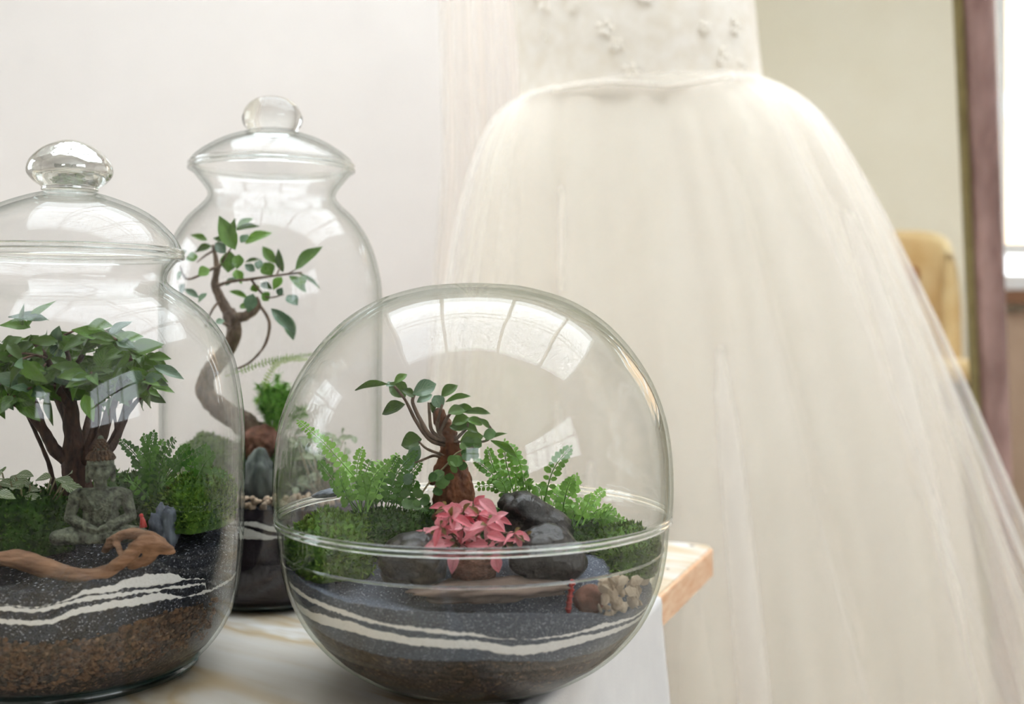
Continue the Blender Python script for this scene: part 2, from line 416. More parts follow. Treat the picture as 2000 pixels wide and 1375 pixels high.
Fc = [(i*n+k, i*n+(k+1) % n, (i+1)*n+(k+1) % n, (i+1)*n+k) for i in range(m_-1) for k in range(n)]
top_edge = mk('tabletop_edge', V, Fc+[tuple(range(n))], M['raw_wood'], table, False)
V2, n, m_ = slab(TZ-0.003, TZ, 0, 0.003)
inner = [v for v in V2[-n:]]
mk('tabletop', [v+Vector((0, 0, -0.0016)) for v in inner]+inner, [(k, (k+1) % n, n+(k+1) % n, n+k) for k in range(n)]+[tuple(range(n, 2*n))], M['tabletop'], table, False)
for (x, y, r) in ((1351, 1066, 0.0035), (1304, 1111, 0.0022)):
    d = (CZ-TZ)*F/(y-HY); c = P(x, y, d); mb = MB()
    mb.ico((c.x, c.y, TZ), (r, r*0.8, 0.0006), 2); mb.build('knot', M['knot'], table)
M['leg'] = mat_noise('white painted leg', (226, 222, 214), (234, 230, 224), 20, 0.6)
for s_, t_ in ((0.09, 0.09), (L1-0.09, 0.09), (L1-0.09, L2-0.09), (0.09, L2-0.09)):
    mb = MB(); V = []
    for z, r in ((0, 0.018), (TZ-TH-0.12, 0.028), (TZ-TH, 0.03)):
        for a, b in ((-1, -1), (1, -1), (1, 1), (-1, 1)): V.append(tp(s_+a*r, t_+b*r, z))
    mb.add(V, [(0, 1, 2, 3), (8, 9, 10, 11)]+[(i*4+k, i*4+(k+1) % 4, (i+1)*4+(k+1) % 4, (i+1)*4+k) for i in range(2) for k in range(4)])
    mb.build('leg', M['leg'], table, False)
for (a, b) in (((0.1, 0.075), (L1-0.1, 0.075)), ((0.1, L2-0.075), (L1-0.1, L2-0.075)), ((0.075, 0.1), (0.075, L2-0.1)), ((L1-0.075, 0.1), (L1-0.075, L2-0.1))):
    w_ = 0.01; V = []
    ds = 0 if a[0] != b[0] else w_; dt = w_ if a[0] != b[0] else 0
    for z in (TZ-TH-0.1, TZ-TH):
        V += [tp(a[0]-ds, a[1]-dt, z), tp(b[0]-ds, b[1]-dt, z), tp(b[0]+ds, b[1]+dt, z), tp(a[0]+ds, a[1]+dt, z)]
    mb = MB().add(V, [(0, 1, 2, 3), (4, 5, 6, 7), (0, 1, 5, 4), (1, 2, 6, 5), (2, 3, 7, 6), (3, 0, 4, 7)]); mb.build('apron', M['leg'], table, False)

M['cloth'] = mat_noise('white linen', (216, 214, 213), (222, 220, 218), 30, 0.9, 0.15, 500)
V = []; Fc = []
prof = [(0.016, 0.0012), (0.008, 0.0014), (0.0, 0.0016), (-0.0035, 0.0002), (-0.0045, -0.006)]+[(-0.0045-0.0012*k, -0.02-0.0375*k) for k in range(16)]
ns = 70
for i in range(ns+1):
    s_ = 0.292+(1.02-0.292)*i/ns
    for j, (o_, z_) in enumerate(prof):
        wv = max(0, -z_-0.02)
        fold = 0.05*wv*math.sin(s_*34+0.6)+0.03*wv*math.sin(s_*71+2)
        V.append(tp(s_+0.01*wv*math.sin(z_*9), min(o_, 0.02)-abs(fold) if z_ < -0.02 else o_, TZ+z_))
m_ = len(prof)
for i in range(ns):
    for j in range(m_-1): Fc.append((i*m_+j, (i+1)*m_+j, (i+1)*m_+j+1, i*m_+j+1))
cl = mk('table_cloth', V, Fc, M['cloth'])
sol = cl.modifiers.new('thickness', 'SOLIDIFY'); sol.thickness = 0.001; sol.offset = 1
tag(cl, 'plain white linen cloth hanging down over the table edge below the glass bowl', 'cloth')

# ---------------------------------------------------------------- wedding dress behind the table
DD = 2.0; KD = DD/F
M['satin'] = mat_noise('ivory satin underskirt', (243, 234, 221), (246, 239, 228), 5, 0.75, 0.08, 14, (6, 6, 1), 0.2)
M['tulle'] = mat_sheer('ivory tulle', (251, 248, 244), 0.22, 0.5)
M['tulle_in'] = mat_sheer('cream tulle lining', (250, 245, 236), 0.28, 0.5)
M['lace'] = mat_noise('ivory lace bodice', (232, 222, 206), (243, 236, 226), 42, 0.8, 0.5, 60, (1, 1, 1), 0.2)
M['applique'] = mat_noise('embroidered lace motif', (236, 226, 210), (244, 236, 224), 80, 0.8, 0.2, 300)
dress = thing('wedding_dress', (P(1275, 630, DD).x, DD, 0), 'ivory wedding dress with lace bodice and full tulle skirt behind the table', 'dress')
def ring_skirt(sil, ry, amp, seed, nth=260, nz=60, z_top=None):
    ys = [s[0] for s in sil]; V = []; Fc = []
    tl = [(s[0], s[1]) for s in sil]; tr = [(s[0], s[2]) for s in sil]; rng = random.Random(seed)
    waves = [(k, rng.uniform(0, 6.28), rng.uniform(0.5, 1.0)/(k**0.55)) for k in (9, 13, 17, 22, 29, 37, 46)]
    for i in range(nz+1):
        t = i/nz; y = ys[0]+(ys[-1]-ys[0])*t**1.25
        xl, xr = interp(tl, y), interp(tr, y); xc = (xl+xr)/2; rx = (xr-xl)/2*KD; d2 = interp(ry, y)
        z = CZ-(y-HY)*KD; g = min(1, t*5+0.15)
        for k in range(nth):
            q = 2*PI*k/nth
            f = sum(a*math.sin(kk*q+ph+0.6*math.sin(t*2.2+kk)) for kk, ph, a in waves)
            r = 1+amp*g*f*(1.0+0.6*t)
            V.append(((xc-1000)*KD+rx*math.sin(q)*(1+(r-1)*(0.35 if abs(math.sin(q)) > 0.9 else 0.8)), DD-d2*math.cos(q)*r, max(z+0.030*(0.5+0.5*math.sin(q))*max(0, 1-t*7), 0.004)))
    for i in range(nz):
        for k in range(nth):
            k2 = (k+1) % nth; Fc.append((i*nth+k, (i+1)*nth+k, (i+1)*nth+k2, i*nth+k2))
    return V, Fc
def smooth_sil(s):
    a = smooth_path([Vector(q) for q in s], 6); return [(v.x, v.y, v.z) for v in a]
sil_out = smooth_sil([(196, 1014, 1493), (212, 985, 1545), (245, 955, 1600), (300, 930, 1650), (370, 908, 1694), (500, 880, 1762), (730, 850, 1870), (1060, 820, 2012), (1375, 795, 2160), (1750, 770, 2330)])
sil_in = smooth_sil([(198, 1016, 1491), (214, 1000, 1538), (245, 984, 1588), (300, 965, 1638), (370, 950, 1680), (500, 935, 1740), (730, 915, 1812), (1060, 885, 1880), (1375, 880, 1915), (1750, 880, 1950)])
sil_mid = smooth_sil([(197, 1015, 1492), (213, 990, 1542), (245, 968, 1594), (300, 945, 1644), (370, 930, 1688), (500, 910, 1752), (730, 868, 1842), (1060, 850, 1950), (1375, 835, 2040), (1750, 820, 2140)])
RY = [(196, 0.15), (300, 0.162), (500, 0.185), (900, 0.24), (1750, 0.34)]
V, Fc = ring_skirt(sil_in, [(a, b-0.02) for a, b in RY], 0.10, 3); mk('underskirt', V, Fc, M['satin'], dress)
V, Fc = ring_skirt(sil_mid, [(a, b-0.006) for a, b in RY], 0.07, 5); mk('tulle_layer', V, Fc, M['tulle_in'], dress)
V, Fc = ring_skirt(sil_out, [(a, b+0.008) for a, b in RY], 0.06, 9); mk('tulle_layer', V, Fc, M['tulle'], dress)
# bodice
V = []; Fc = []; nb = 120; nz = 44
bod = smooth_sil([(214, 1012, 1494), (150, 1012, 1486), (60, 1006, 1476), (-40, 996, 1470), (-150, 975, 1490), (-240, 985, 1480), (-280, 1000, 1465)])
bl = sorted((a, b) for a, b, c in bod); br = sorted((a, c) for a, b, c in bod)
for i in range(nz+1):
    y0 = 214+(-280-214)*i/nz
    for k in range(nb):
        q = 2*PI*k/nb
        dip = 60*(i/nz)**3*(1-abs(math.sin(q))) + (22*math.exp(-((math.sin(q)-0.15)/0.35)**2)*(1 if math.cos(q) > 0 else 0) if i == 0 else 0)
        y = y0+dip; xl, xr = interp(bl, y), interp(br, y)
        rx = (xr-xl)/2*KD; ry = 0.135+0.02*math.sin(i/nz*PI)+(0.02 if math.cos(q) > 0 and y < -60 else 0)*max(0, math.cos(q))
        cr = 1+0.012*math.sin(q*14)+0.012*noise.noise(Vector((q*3, i*0.1, 0)))
        V.append((((xl+xr)/2-1000)*KD+rx*math.sin(q), DD-ry*math.cos(q)*cr, CZ-(y-HY)*KD))
for i in range(nz):
    for k in range(nb):
        k2 = (k+1) % nb; Fc.append((i*nb+k, i*nb+k2, (i+1)*nb+k2, (i+1)*nb+k))
bodice = mk('bodice', V, Fc, M['lace'], dress)
sol = bodice.modifiers.new('thickness', 'SOLIDIFY'); sol.thickness = 0.003; sol.offset = -1
rng = random.Random(4)
for i in range(22):                       # lace motifs sewn to the bodice
    fx = rng.uniform(-0.85, 0.85); y = rng.uniform(-60, 190); xl, xr = interp(bl, y), interp(br, y)
    rx = (xr-xl)/2*KD; q = math.asin(fx); ry = 0.14+0.02*math.sin((214-y)/494*PI)
    c = Vector((((xl+xr)/2-1000)*KD+rx*fx, DD-ry*math.cos(q)+0.0008, CZ-(y-HY)*KD)); mb = MB()
    npet = 5; s_ = rng.uniform(0.008, 0.016); rot = rng.uniform(0, 6)
    for p_ in range(npet):
        a = rot+2*PI*p_/npet; dv = Vector((math.cos(a), -0.02, math.sin(a)))
        mb.ico(c+dv*s_*0.7, (s_*0.6, 0.0005, s_*0.34), 1, Matrix.Rotation(-a, 3, 'Y'))
    mb.ico(c, (s_*0.25, 0.0006, s_*0.25), 1); mb.build('lace_motif', M['applique'], bodice)
V = []; Fc = []                           # waist seam
mb = MB(); pts = []
for k in range(61):
    q = 2*PI*k/60; dipy = 204+18*math.exp(-((math.sin(q)-0.15)/0.35)**2)*(1 if math.cos(q) > 0 else 0)
    pts.append(Vector((((1013+1493)/2-1000)*KD+(1493-1013)/2*KD*math.sin(q)*1.01, DD-0.155*math.cos(q), CZ-(dipy-HY)*KD+0.030*(0.5+0.5*math.sin(q)))))
mb.tube(pts, 0.004, 6); mb.build('waist_seam', M['satin'], dress)

# long veil to the left of the dress
M['veil'] = mat_sheer('peach tinted sheer', (253, 243, 231), 0.34, 0.5)
V = []; Fc = []; nu, nv = 90, 40; DV = 2.42
for j in range(nv+1):
    t = j/nv; z = 2.7-(2.7-0.02)*t; y = HY+(CZ-z)*F/DV
    xl = interp([(-900, 880), (0, 858), (300, 866), (560, 846), (1200, 800), (1750, 780)], y); xr = interp([(-900, 1020), (0, 1040), (1700, 1120)], y)
    for i in range(nu+1):
        u = i/nu; q = u*PI*9
        V.append(((xl+(xr-xl)*u-1000)/F*DV, DV+0.018*math.sin(q+0.5*math.sin(t*4))+0.012*math.sin(q*0.43+t*2), z))
for j in range(nv):
    for i in range(nu): a = j*(nu+1)+i; Fc.append((a, a+1, a+nu+2, a+nu+1))
veil = mk('sheer_curtain', V, Fc, M['veil']); tag(veil, 'sheer peach-cream curtain hanging in soft folds left of the dress bodice', 'curtain')

# ---------------------------------------------------------------- tall wooden frame and armchair at the right
M['frame_wood'] = mat_noise('glossy reddish brown wood', (112, 80, 72), (184, 150, 144), 14, 0.2, 0.2, 40, (1, 1, 0.25), 0.7)  # paler tone in the grain also carries the painted highlight stripe
M['frame_lip'] = mat_noise('olive gilt slip', (128, 114, 74), (150, 136, 92), 30, 0.6)
pa = P(1909, 0, 2.25); pb = P(1945, 900, 2.50); dirv = (pb-pa).normalized()
k0 = (0.0-pa.z)/dirv.z; bot = pa+dirv*(k0-0.03); topp = pa-dirv*0.55
frame = thing('leaning_frame', (bot.x-0.33, bot.y, 0), 'tall dark reddish-brown wooden frame leaning beside the bright window', 'frame')
def bar(name, a, b, wv, dv, wdt, dep, mat, parent, round_=True):
    prof = [(-1, 1), (-1, -0.2), (-0.72, -0.75), (-0.3, -1), (0.3, -1), (0.72, -0.75), (1, -0.2), (1, 1)] if round_ else [(-1, 1), (-1, -1), (1, -1), (1, 1)]
    V = [p+wv*(u*wdt/2)+dv*(v*dep/2) for p in (a, b) for u, v in prof]; n = len(prof)
    return mk(name, V, [(k, (k+1) % n, n+(k+1) % n, n+k) for k in range(n)]+[tuple(range(n)), tuple(range(2*n-1, n-1, -1))], mat, parent, True)
wv = Vector((1, 0, 0)); wv = (wv-dirv*wv.dot(dirv)).normalized(); dv = dirv.cross(wv).normalized()
if dv.y < 0: dv = -dv
for off in (0, -0.66): bar('stile', topp+wv*off, bot+wv*off, wv, dv, 0.068, 0.05, M['frame_wood'], frame)
for p_ in (topp, bot-dirv*0.05): bar('rail', p_+wv*0.03, p_+wv*-0.69, dirv, dv, 0.07, 0.048, M['frame_wood'], frame)
bar('inner_slip', topp+wv*-0.039, bot+wv*-0.039, wv, dv, 0.012, 0.03, M['frame_lip'], frame, False)
bar('inner_slip', topp+wv*-0.62, bot+wv*-0.62, wv, dv, 0.012, 0.03, M['frame_lip'], frame, False)
for o in frame.children:
    b_ = o.modifiers.new('bevel', 'BEVEL'); b_.width = 0.003; b_.segments = 2

M['leather'] = mat_noise('tan worn leather', (200, 164, 108), (226, 204, 156), 7, 0.5, 0.2, 50)
M['leather_dk'] = mat_noise('brown worn leather', (150, 98, 56), (186, 134, 84), 9, 0.5, 0.2, 50)
M['dark_wood'] = mat_noise('dark chair wood', (70, 46, 32), (92, 62, 44), 14, 0.5)
DC = 3.05
def PC(x, y, dd=0): return P(x, y, DC+dd)
chair = thing('armchair', (P(1800, 630, DC).x, DC, 0), 'tan leather tub chair with rounded back, far behind the dress', 'chair')
def rbox(mb, x0, x1, y0, y1, z0, z1, r):
    bm = bmesh.new(); bmesh.ops.create_cube(bm, size=1.0)
    for v in bm.verts: v.co = Vector(((x0+x1)/2+v.co.x*(x1-x0), (y0+y1)/2+v.co.y*(y1-y0), (z0+z1)/2+v.co.z*(z1-z0)))
    bmesh.ops.bevel(bm, geom=bm.edges[:]+bm.verts[:], offset=r, segments=4, affect='EDGES', profile=0.6)
    bm.verts.index_update(); mb.add([v.co.copy() for v in bm.verts], [tuple(v.index for v in f.verts) for f in bm.faces]); bm.free()
    return mb
cx0, cx1 = PC(1690, 0).x, PC(1888, 0).x; zb, zs0, zs1, ztop = PC(0, 800).z, PC(0, 742).z, PC(0, 690).z, PC(0, 442).z
cm = (cx0+cx1)/2; hw = (cx1-cx0)/2
V = []; Fc = []; n1 = 24; n2 = 14                 # curved tub back
for sh in (0, 1):
    for i in range(n1+1):
        a = -0.62*PI+1.24*PI*i/n1
        for j in range(n2+1):
            t = j/n2; ht = zs1-0.06+(ztop-0.075*(abs(a)/1.95)**3-zs1+0.06)*t
            rr = hw*(1-0.04*t)-(0.05 if sh else 0)-(0.02*(t**6))
            if sh: rr += 0.03*t**5
            V.append((cm+rr*math.sin(a), DC+0.05+rr*0.9*math.cos(a), ht))
ofs = (n1+1)*(n2+1)
for sh in (0, 1):
    for i in range(n1):
        for j in range(n2):
            a = sh*ofs+i*(n2+1)+j; f = (a, a+n2+1, a+n2+2, a+1); Fc.append(f if not sh else f[::-1])
for i in range(n1):
    a = i*(n2+1)+n2; Fc.append((a, a+n2+1, ofs+a+n2+1, ofs+a))
for e in (0, n1):
    for j in range(n2): a = e*(n2+1)+j; Fc.append((a, a+1, ofs+a+1, ofs+a))
mk('backrest', V, Fc, M['leather'], chair)
mb = MB(); rbox(mb, cm-hw*0.62, cm+hw*0.40, DC+0.10, DC+0.16, zs1+0.0, ztop-0.10, 0.03); mb.build('back_cushion', M['leather_dk'], chair)
mb = MB(); rbox(mb, cm-hw*0.86, cm+hw*0.9, DC-0.16, DC+0.14, zs0, zs1-0.012, 0.03); mb.build('seat', M['leather'], chair)
mb = MB(); rbox(mb, cm-hw*0.9, cm+hw*0.94, DC-0.14, DC+0.15, zb, zs0-0.004, 0.015); mb.build('seat_rail', M['dark_wood'], chair)
for sx in (-1, 1):
    for sy in (-0.11, 0.12):
        mb = MB().tube([(cm+sx*hw*0.75, DC+sy, zb+0.01), (cm+sx*hw*0.85, DC+sy*1.25, 0)], [0.022, 0.014], 10); mb.build('leg', M['dark_wood'], chair)

# ---------------------------------------------------------------- glass vessels
class Jar:
    def __init__(s, px, d, prof, th, mid=None):
        s.c = Vector(((px-1000)/F*d, d, TZ)); s.d = d; s.px = px; s.k = d/F; s.th = th
        s.outer = prof                   # list of (r, z) bottom to top, metres
        s.rin_tab = [(z, max(r-th, 0.001)) for r, z in prof if z > 0.001]
    def rin(s, z): return interp(s.rin_tab, z)
    def hit(s, x, y, gap=0.0):
        D = Vector(((x-1000)/F, 1, -(y-HY)/F)); t = s.d-0.2
        while t < s.d+0.02:
            p = D*t+Vector((0, 0, CZ)); z = p.z-TZ
            rho = math.hypot(p.x-s.c.x, p.y-s.c.y)
            if 0 < z and rho < s.rin(z)-gap:
                return math.atan2(p.x-s.c.x, -(p.y-s.c.y)), z
            t += 0.0004
        return None
    def curve(s, pts):
        out = []
        for x, y in pts:
            h_ = s.hit(x, y)
            if h_: out.append(h_)
        out.sort(); return out
    def pz(s, y): return CZ-(y-HY)*s.k-TZ
def conv(j_d, cx, pts): return [((x-cx)*j_d/F, CZ-(y-HY)*j_d/F-TZ) for x, y in pts]

def glass_shell(name, prof, c, th, mat, parent, closed_bottom=True, n=128):
    """hollow wall of real thickness from an outer profile"""
    out = prof; inn = []
    for i, (r, z) in enumerate(out):
        a = out[max(i-1, 0)]; b = out[min(i+1, len(out)-1)]
        dr, dz = b[0]-a[0], b[1]-a[1]; L_ = math.hypot(dr, dz) or 1
        nr, nz_ = -dz/L_, dr/L_
        inn.append((max(r+nr*th, 0.0), z+nz_*th))
    if closed_bottom: inn[0] = (0.0, out[0][1]+th)
    V, Fc = lathe(out+inn[::-1], c.x, c.y, TZ, n, close=not closed_bottom)
    return mk(name, V, Fc, mat, parent)

# --- left jar
D1 = 0.89; CX1 = 137
p_body = conv(D1, CX1, [(137, 1310.5), (220, 1310), (320, 1307), (378, 1288), (420, 1248), (450, 1190), (464, 1110), (469, 1000), (470, 860), (463, 770), (445, 690), (408, 625), (366, 585), (332, 562), (318, 548), (320, 532), (332, 515), (346, 500)])
p_body[0] = (0, 0.0008)
prof1 = catmull1(p_body, 5)
J1 = Jar(CX1, D1, prof1, 0.0032)
jar1 = thing('terrarium_jar', J1.c, 'large glass terrarium jar at the left, with silvery knobbed lid and leafy bonsai inside', 'glass jar', 'lidded glass terrariums on the table')
glass_shell('glass_body', prof1, J1.c, 0.003, M['glass'], jar1)
mb = MB(); V, Fc = lathe([(0.0, 0.0), (0.088, 0.0), (0.098, 0.004), (0.099, 0.0075), (0.094, 0.0105), (0.0, 0.009)], J1.c.x, J1.c.y, TZ, 128); mk('glass_foot', V, Fc, M['glass_teal'], jar1)
mb = MB()
def torus_ring(name, j, r, z, tr, mat, parent, nn=128):
    pts = [(r+tr*math.cos(a), z+tr*math.sin(a)) for a in [2*PI*k/10 for k in range(10)]]
    V, Fc = lathe(pts, j.c.x, j.c.y, TZ, nn, close=True); return mk(name, V, Fc, mat, parent)
torus_ring('rim', J1, (346-137)*J1.k, J1.pz(500), 0.0028, M['glass_solid'], jar1)
p_lid = catmull1(conv(D1, CX1, [(347, 492), (345, 480), (330, 455), (300, 425), (262, 402), (215, 384), (185, 376)]), 5)
lid1 = glass_shell('lid', p_lid, J1.c, 0.003, M['glass'], jar1, False)
torus_ring('lid_rim', J1, (346-137)*J1.k, J1.pz(491), 0.0026, M['glass_solid'], lid1)
kp = catmull1(conv(D1, CX1, [(137, 372), (186, 374), (190, 366), (205, 355), (217, 338), (212, 315), (190, 292), (160, 277), (137, 272)]), 5); kp[0] = (0, kp[0][1]); kp[-1] = (0, kp[-1][1])
def mat_mercury():
    m, nt, b = new_mat('silvered glass knob'); N = nt.nodes.new; L = nt.links.new
    b.inputs['Base Color'].default_value = (0.96, 0.98, 0.96, 1); b.inputs['Roughness'].default_value = 0.02; b.inputs['IOR'].default_value = 1.5; b.inputs['Transmission Weight'].default_value = 1
    g = N('ShaderNodeBsdfGlossy'); g.inputs[0].default_value = (0.93, 0.94, 0.91, 1); g.inputs['Roughness'].default_value = 0.03
    tc = N('ShaderNodeTexCoord'); nz = N('ShaderNodeTexNoise'); nz.inputs['Scale'].default_value = 90; L(tc.outputs['Object'], nz.inputs['Vector'])
    bp = N('ShaderNodeBump'); bp.inputs['Strength'].default_value = 0.25; bp.inputs['Distance'].default_value = 0.003; L(nz.outputs[0], bp.inputs['Height']); L(bp.outputs[0], g.inputs['Normal'])
    ms = N('ShaderNodeMixShader'); ms.inputs[0].default_value = 0.55; L(b.outputs[0], ms.inputs[1]); L(g.outputs[0], ms.inputs[2]); L(ms.outputs[0], nt.nodes['Material Output'].inputs[0])
    return m
M['knob'] = mat_mercury()
V, Fc = lathe(kp, J1.c.x, J1.c.y, TZ, 64); k_ = mk('knob', V, Fc, M['knob'], lid1)

# --- rear jar
D2 = 1.152; CX2 = 532
p_body = conv(D2, CX2, [(532, 1154.5), (620, 1154), (690, 1150), (722, 1130), (738, 1090), (743, 1020), (744, 800), (745, 600), (740, 535), (722, 475), (695, 430), (667, 402), (655, 386), (657, 372), (672, 352), (688, 332)])
p_body[0] = (0, 0.0008)
prof2 = catmull1(p_body, 5)
J2 = Jar(CX2, D2, prof2, 0.0032)
jar2 = thing('terrarium_jar', J2.c, 'tall clear glass terrarium jar at the back, holding a small S-trunk bonsai', 'glass jar', 'lidded glass terrariums on the table')
glass_shell('glass_body', prof2, J2.c, 0.003, M['glass'], jar2)
V, Fc = lathe([(0.0, 0.0), (0.082, 0.0), (0.09, 0.003), (0.091, 0.006), (0.086, 0.009), (0.0, 0.008)], J2.c.x, J2.c.y, TZ, 96); mk('glass_foot', V, Fc, M['glass_teal'], jar2)
torus_ring('rim', J2, (688-532)*J2.k, J2.pz(331), 0.0025, M['glass_solid'], jar2)
p_lid = catmull1(conv(D2, CX2, [(689, 324), (684, 312), (664, 295), (632, 276), (600, 264), (575, 260)]), 5)
lid2 = glass_shell('lid', p_lid, J2.c, 0.003, M['glass'], jar2, False)
torus_ring('lid_rim', J2, (688-532)*J2.k, J2.pz(323), 0.0022, M['glass_solid'], lid2)
kp = catmull1(conv(D2, CX2, [(532, 262), (576, 262), (578, 255), (588, 243), (589, 225), (578, 205), (560, 193), (532, 187)]), 5); kp[0] = (0, kp[0][1]); kp[-1] = (0, kp[-1][1])
V, Fc = lathe(kp, J2.c.x, J2.c.y, TZ, 64); mk('knob', V, Fc, M['glass_solid'], lid2)

# --- bowl with dome
D3 = 0.863; CX3 = 926
p_body = conv(D3, CX3, [(926, 1331.5), (1010, 1331), (1060, 1326), (1130, 1305), (1200, 1262), (1252, 1205), (1284, 1140), (1298, 1080), (1303, 1030), (1306, 1010)])
p_body[0] = (0, 0.0006)
prof3 = catmull1(p_body, 6)
J3 = Jar(CX3, D3, prof3, 0.0032)
bowl = thing('terrarium_bowl', J3.c, 'round glass terrarium bowl with clear dome, at the front right of the table', 'glass bowl')
glass_shell('glass_bowl', prof3, J3.c, 0.003, M['glass_bowl'], bowl)
torus_ring('rim', J3, (1306-926)*J3.k, J3.pz(1007), 0.0018, M['glass_solid'], bowl)
torus_ring('glass_ridge', J3, (1295-926)*J3.k-0.001, J3.pz(1062), 0.0009, M['glass_solid'], bowl)
p_dome = catmull1(conv(D3, CX3, [(1308, 1002), (1311, 985), (1312, 940), (1309, 880), (1298, 815), (1272, 745), (1232, 682), (1178, 626), (1110, 585), (1030, 561), (960, 554), (926, 553)]), 6); p_dome[-1] = (0, p_dome[-1][1])
dome = glass_shell('dome', p_dome[:-1]+[(0.0004, p_dome[-1][1])], J3.c, 0.003, M['glass_bowl'], bowl, False)
torus_ring('dome_rim', J3, (1307-926)*J3.k, J3.pz(998), 0.0016, M['glass_solid'], dome)

# ---------------------------------------------------------------- layered sand and gravel
def strata(jar, root, bands, names, mats, top, terrain_mat, terrain_fn, jitter=0.0006, nth=420, zb0=0.004, gap=0.0006, rr=None):
    """bands: pixel curves of the boundaries seen through the front wall, bottom to top"""
    cur = [jar.curve(b) for b in bands]+[jar.curve(top)]
    rng = random.Random(3)
    Z = []
    for c in cur:
        row = []
        for k in range(nth):
            th = -PI+2*PI*k/nth; z = interp(c, th)
            if abs(th) > 1.2:
                zl, zr = c[0][1], c[-1][1]; e = (zl if th < 0 else zr); f = min(1, (abs(th)-1.2)/1.9); z = e*(1-f)+(zl+zr)/2*f
            row.append(z+rng.uniform(-1, 1)*jitter+0.0008*noise.noise(Vector((th*9, len(Z)*3, 0))))
        Z.append(row)
    for a in range(1, len(Z)):
        for k in range(nth): Z[a][k] = max(Z[a][k], Z[a-1][k])
    low = [zb0]*nth
    for a, (nm, mt) in enumerate(zip(names, mats)):
        hi = Z[a]; nr = 5; V = []; Fc = []
        for j in range(nr+1):
            for k in range(nth):
                th = -PI+2*PI*k/nth; z = low[k]+(hi[k]-low[k])*j/nr; r = jar.rin(z)-gap
                V.append((jar.c.x+r*math.sin(th), jar.c.y-r*math.cos(th), TZ+z))
        for j in range(nr):
            for k in range(nth):
                k2 = (k+1) % nth; Fc.append((j*nth+k, j*nth+k2, (j+1)*nth+k2, (j+1)*nth+k))
        zb_ = sum(low)/nth; b = len(V); V.append((jar.c.x, jar.c.y, TZ+zb_))
        for k in range(nth): Fc.append((k, b, (k+1) % nth))
        o = mk(nm, V, Fc, mt, root); o['kind'] = 'stuff'; low = hi
    V = []; Fc = []; nr = 40; topr = Z[-1]
    for j in range(nr):
        f = 1-j/nr
        for k in range(nth):
            th = -PI+2*PI*k/nth; R = jar.rin(topr[k])-gap; x = R*f*math.sin(th); y = -R*f*math.cos(th)
            wgt = min(1, (1-f)*4.0); wgt = wgt*wgt*(3-2*wgt)
            z = topr[k]*(1-wgt)+terrain_fn(x, y)*wgt+0.0007*noise.noise(Vector((x, y, 0))*400)*wgt
            V.append((jar.c.x+x, jar.c.y+y, TZ+z))
    for j in range(nr-1):
        for k in range(nth):
            k2 = (k+1) % nth; Fc.append((j*nth+k, j*nth+k2, (j+1)*nth+k2, (j+1)*nth+k))
    b = len(V); V.append((jar.c.x, jar.c.y, TZ+terrain_fn(0, 0)))
    for k in range(nth): Fc.append(((nr-1)*nth+k, (nr-1)*nth+(k+1) % nth, b))
    o = mk('ground', V, Fc, terrain_mat, root); o['kind'] = 'stuff'

M['sand_black'] = mat_grain('black speckled sand', [(0, (38, 40, 46)), (0.45, (52, 54, 60)), (0.75, (74, 76, 84)), (0.93, (150, 152, 160))], 1100)
M['sand_grey'] = mat_grain('slate grey sand', [(0, (80, 86, 98)), (0.4, (94, 100, 112)), (0.8, (110, 116, 128)), (0.96, (190, 194, 200))], 1800, 0.85, 0.4)
M['sand_white'] = mat_grain('white sand', [(0, (244, 242, 238)), (0.5, (250, 248, 246)), (0.9, (232, 228, 224))], 1800, 0.85, 0.3)
M['soil_brown'] = mat_grain('brown gravelly soil', [(0, (62, 50, 42)), (0.35, (82, 66, 54)), (0.7, (104, 84, 68)), (0.92, (134, 108, 86))], 420, 0.8, 0.9)
M['soil_dark'] = mat_grain('dark gravelly soil', [(0, (48, 42, 38)), (0.35, (62, 54, 48)), (0.7, (82, 70, 60)), (0.94, (120, 96, 76))], 520, 0.8, 0.8)
M['sand_plum'] = mat_grain('plum black sand', [(0, (34, 28, 36)), (0.5, (42, 34, 44)), (0.85, (54, 44, 54))], 1500, 0.6, 0.3)
M['black_top'] = mat_grain('black grit', [(0, (26, 28, 34)), (0.5, (44, 46, 52)), (0.86, (84, 88, 100)), (0.95, (176, 180, 190))], 800, 0.7, 0.8)

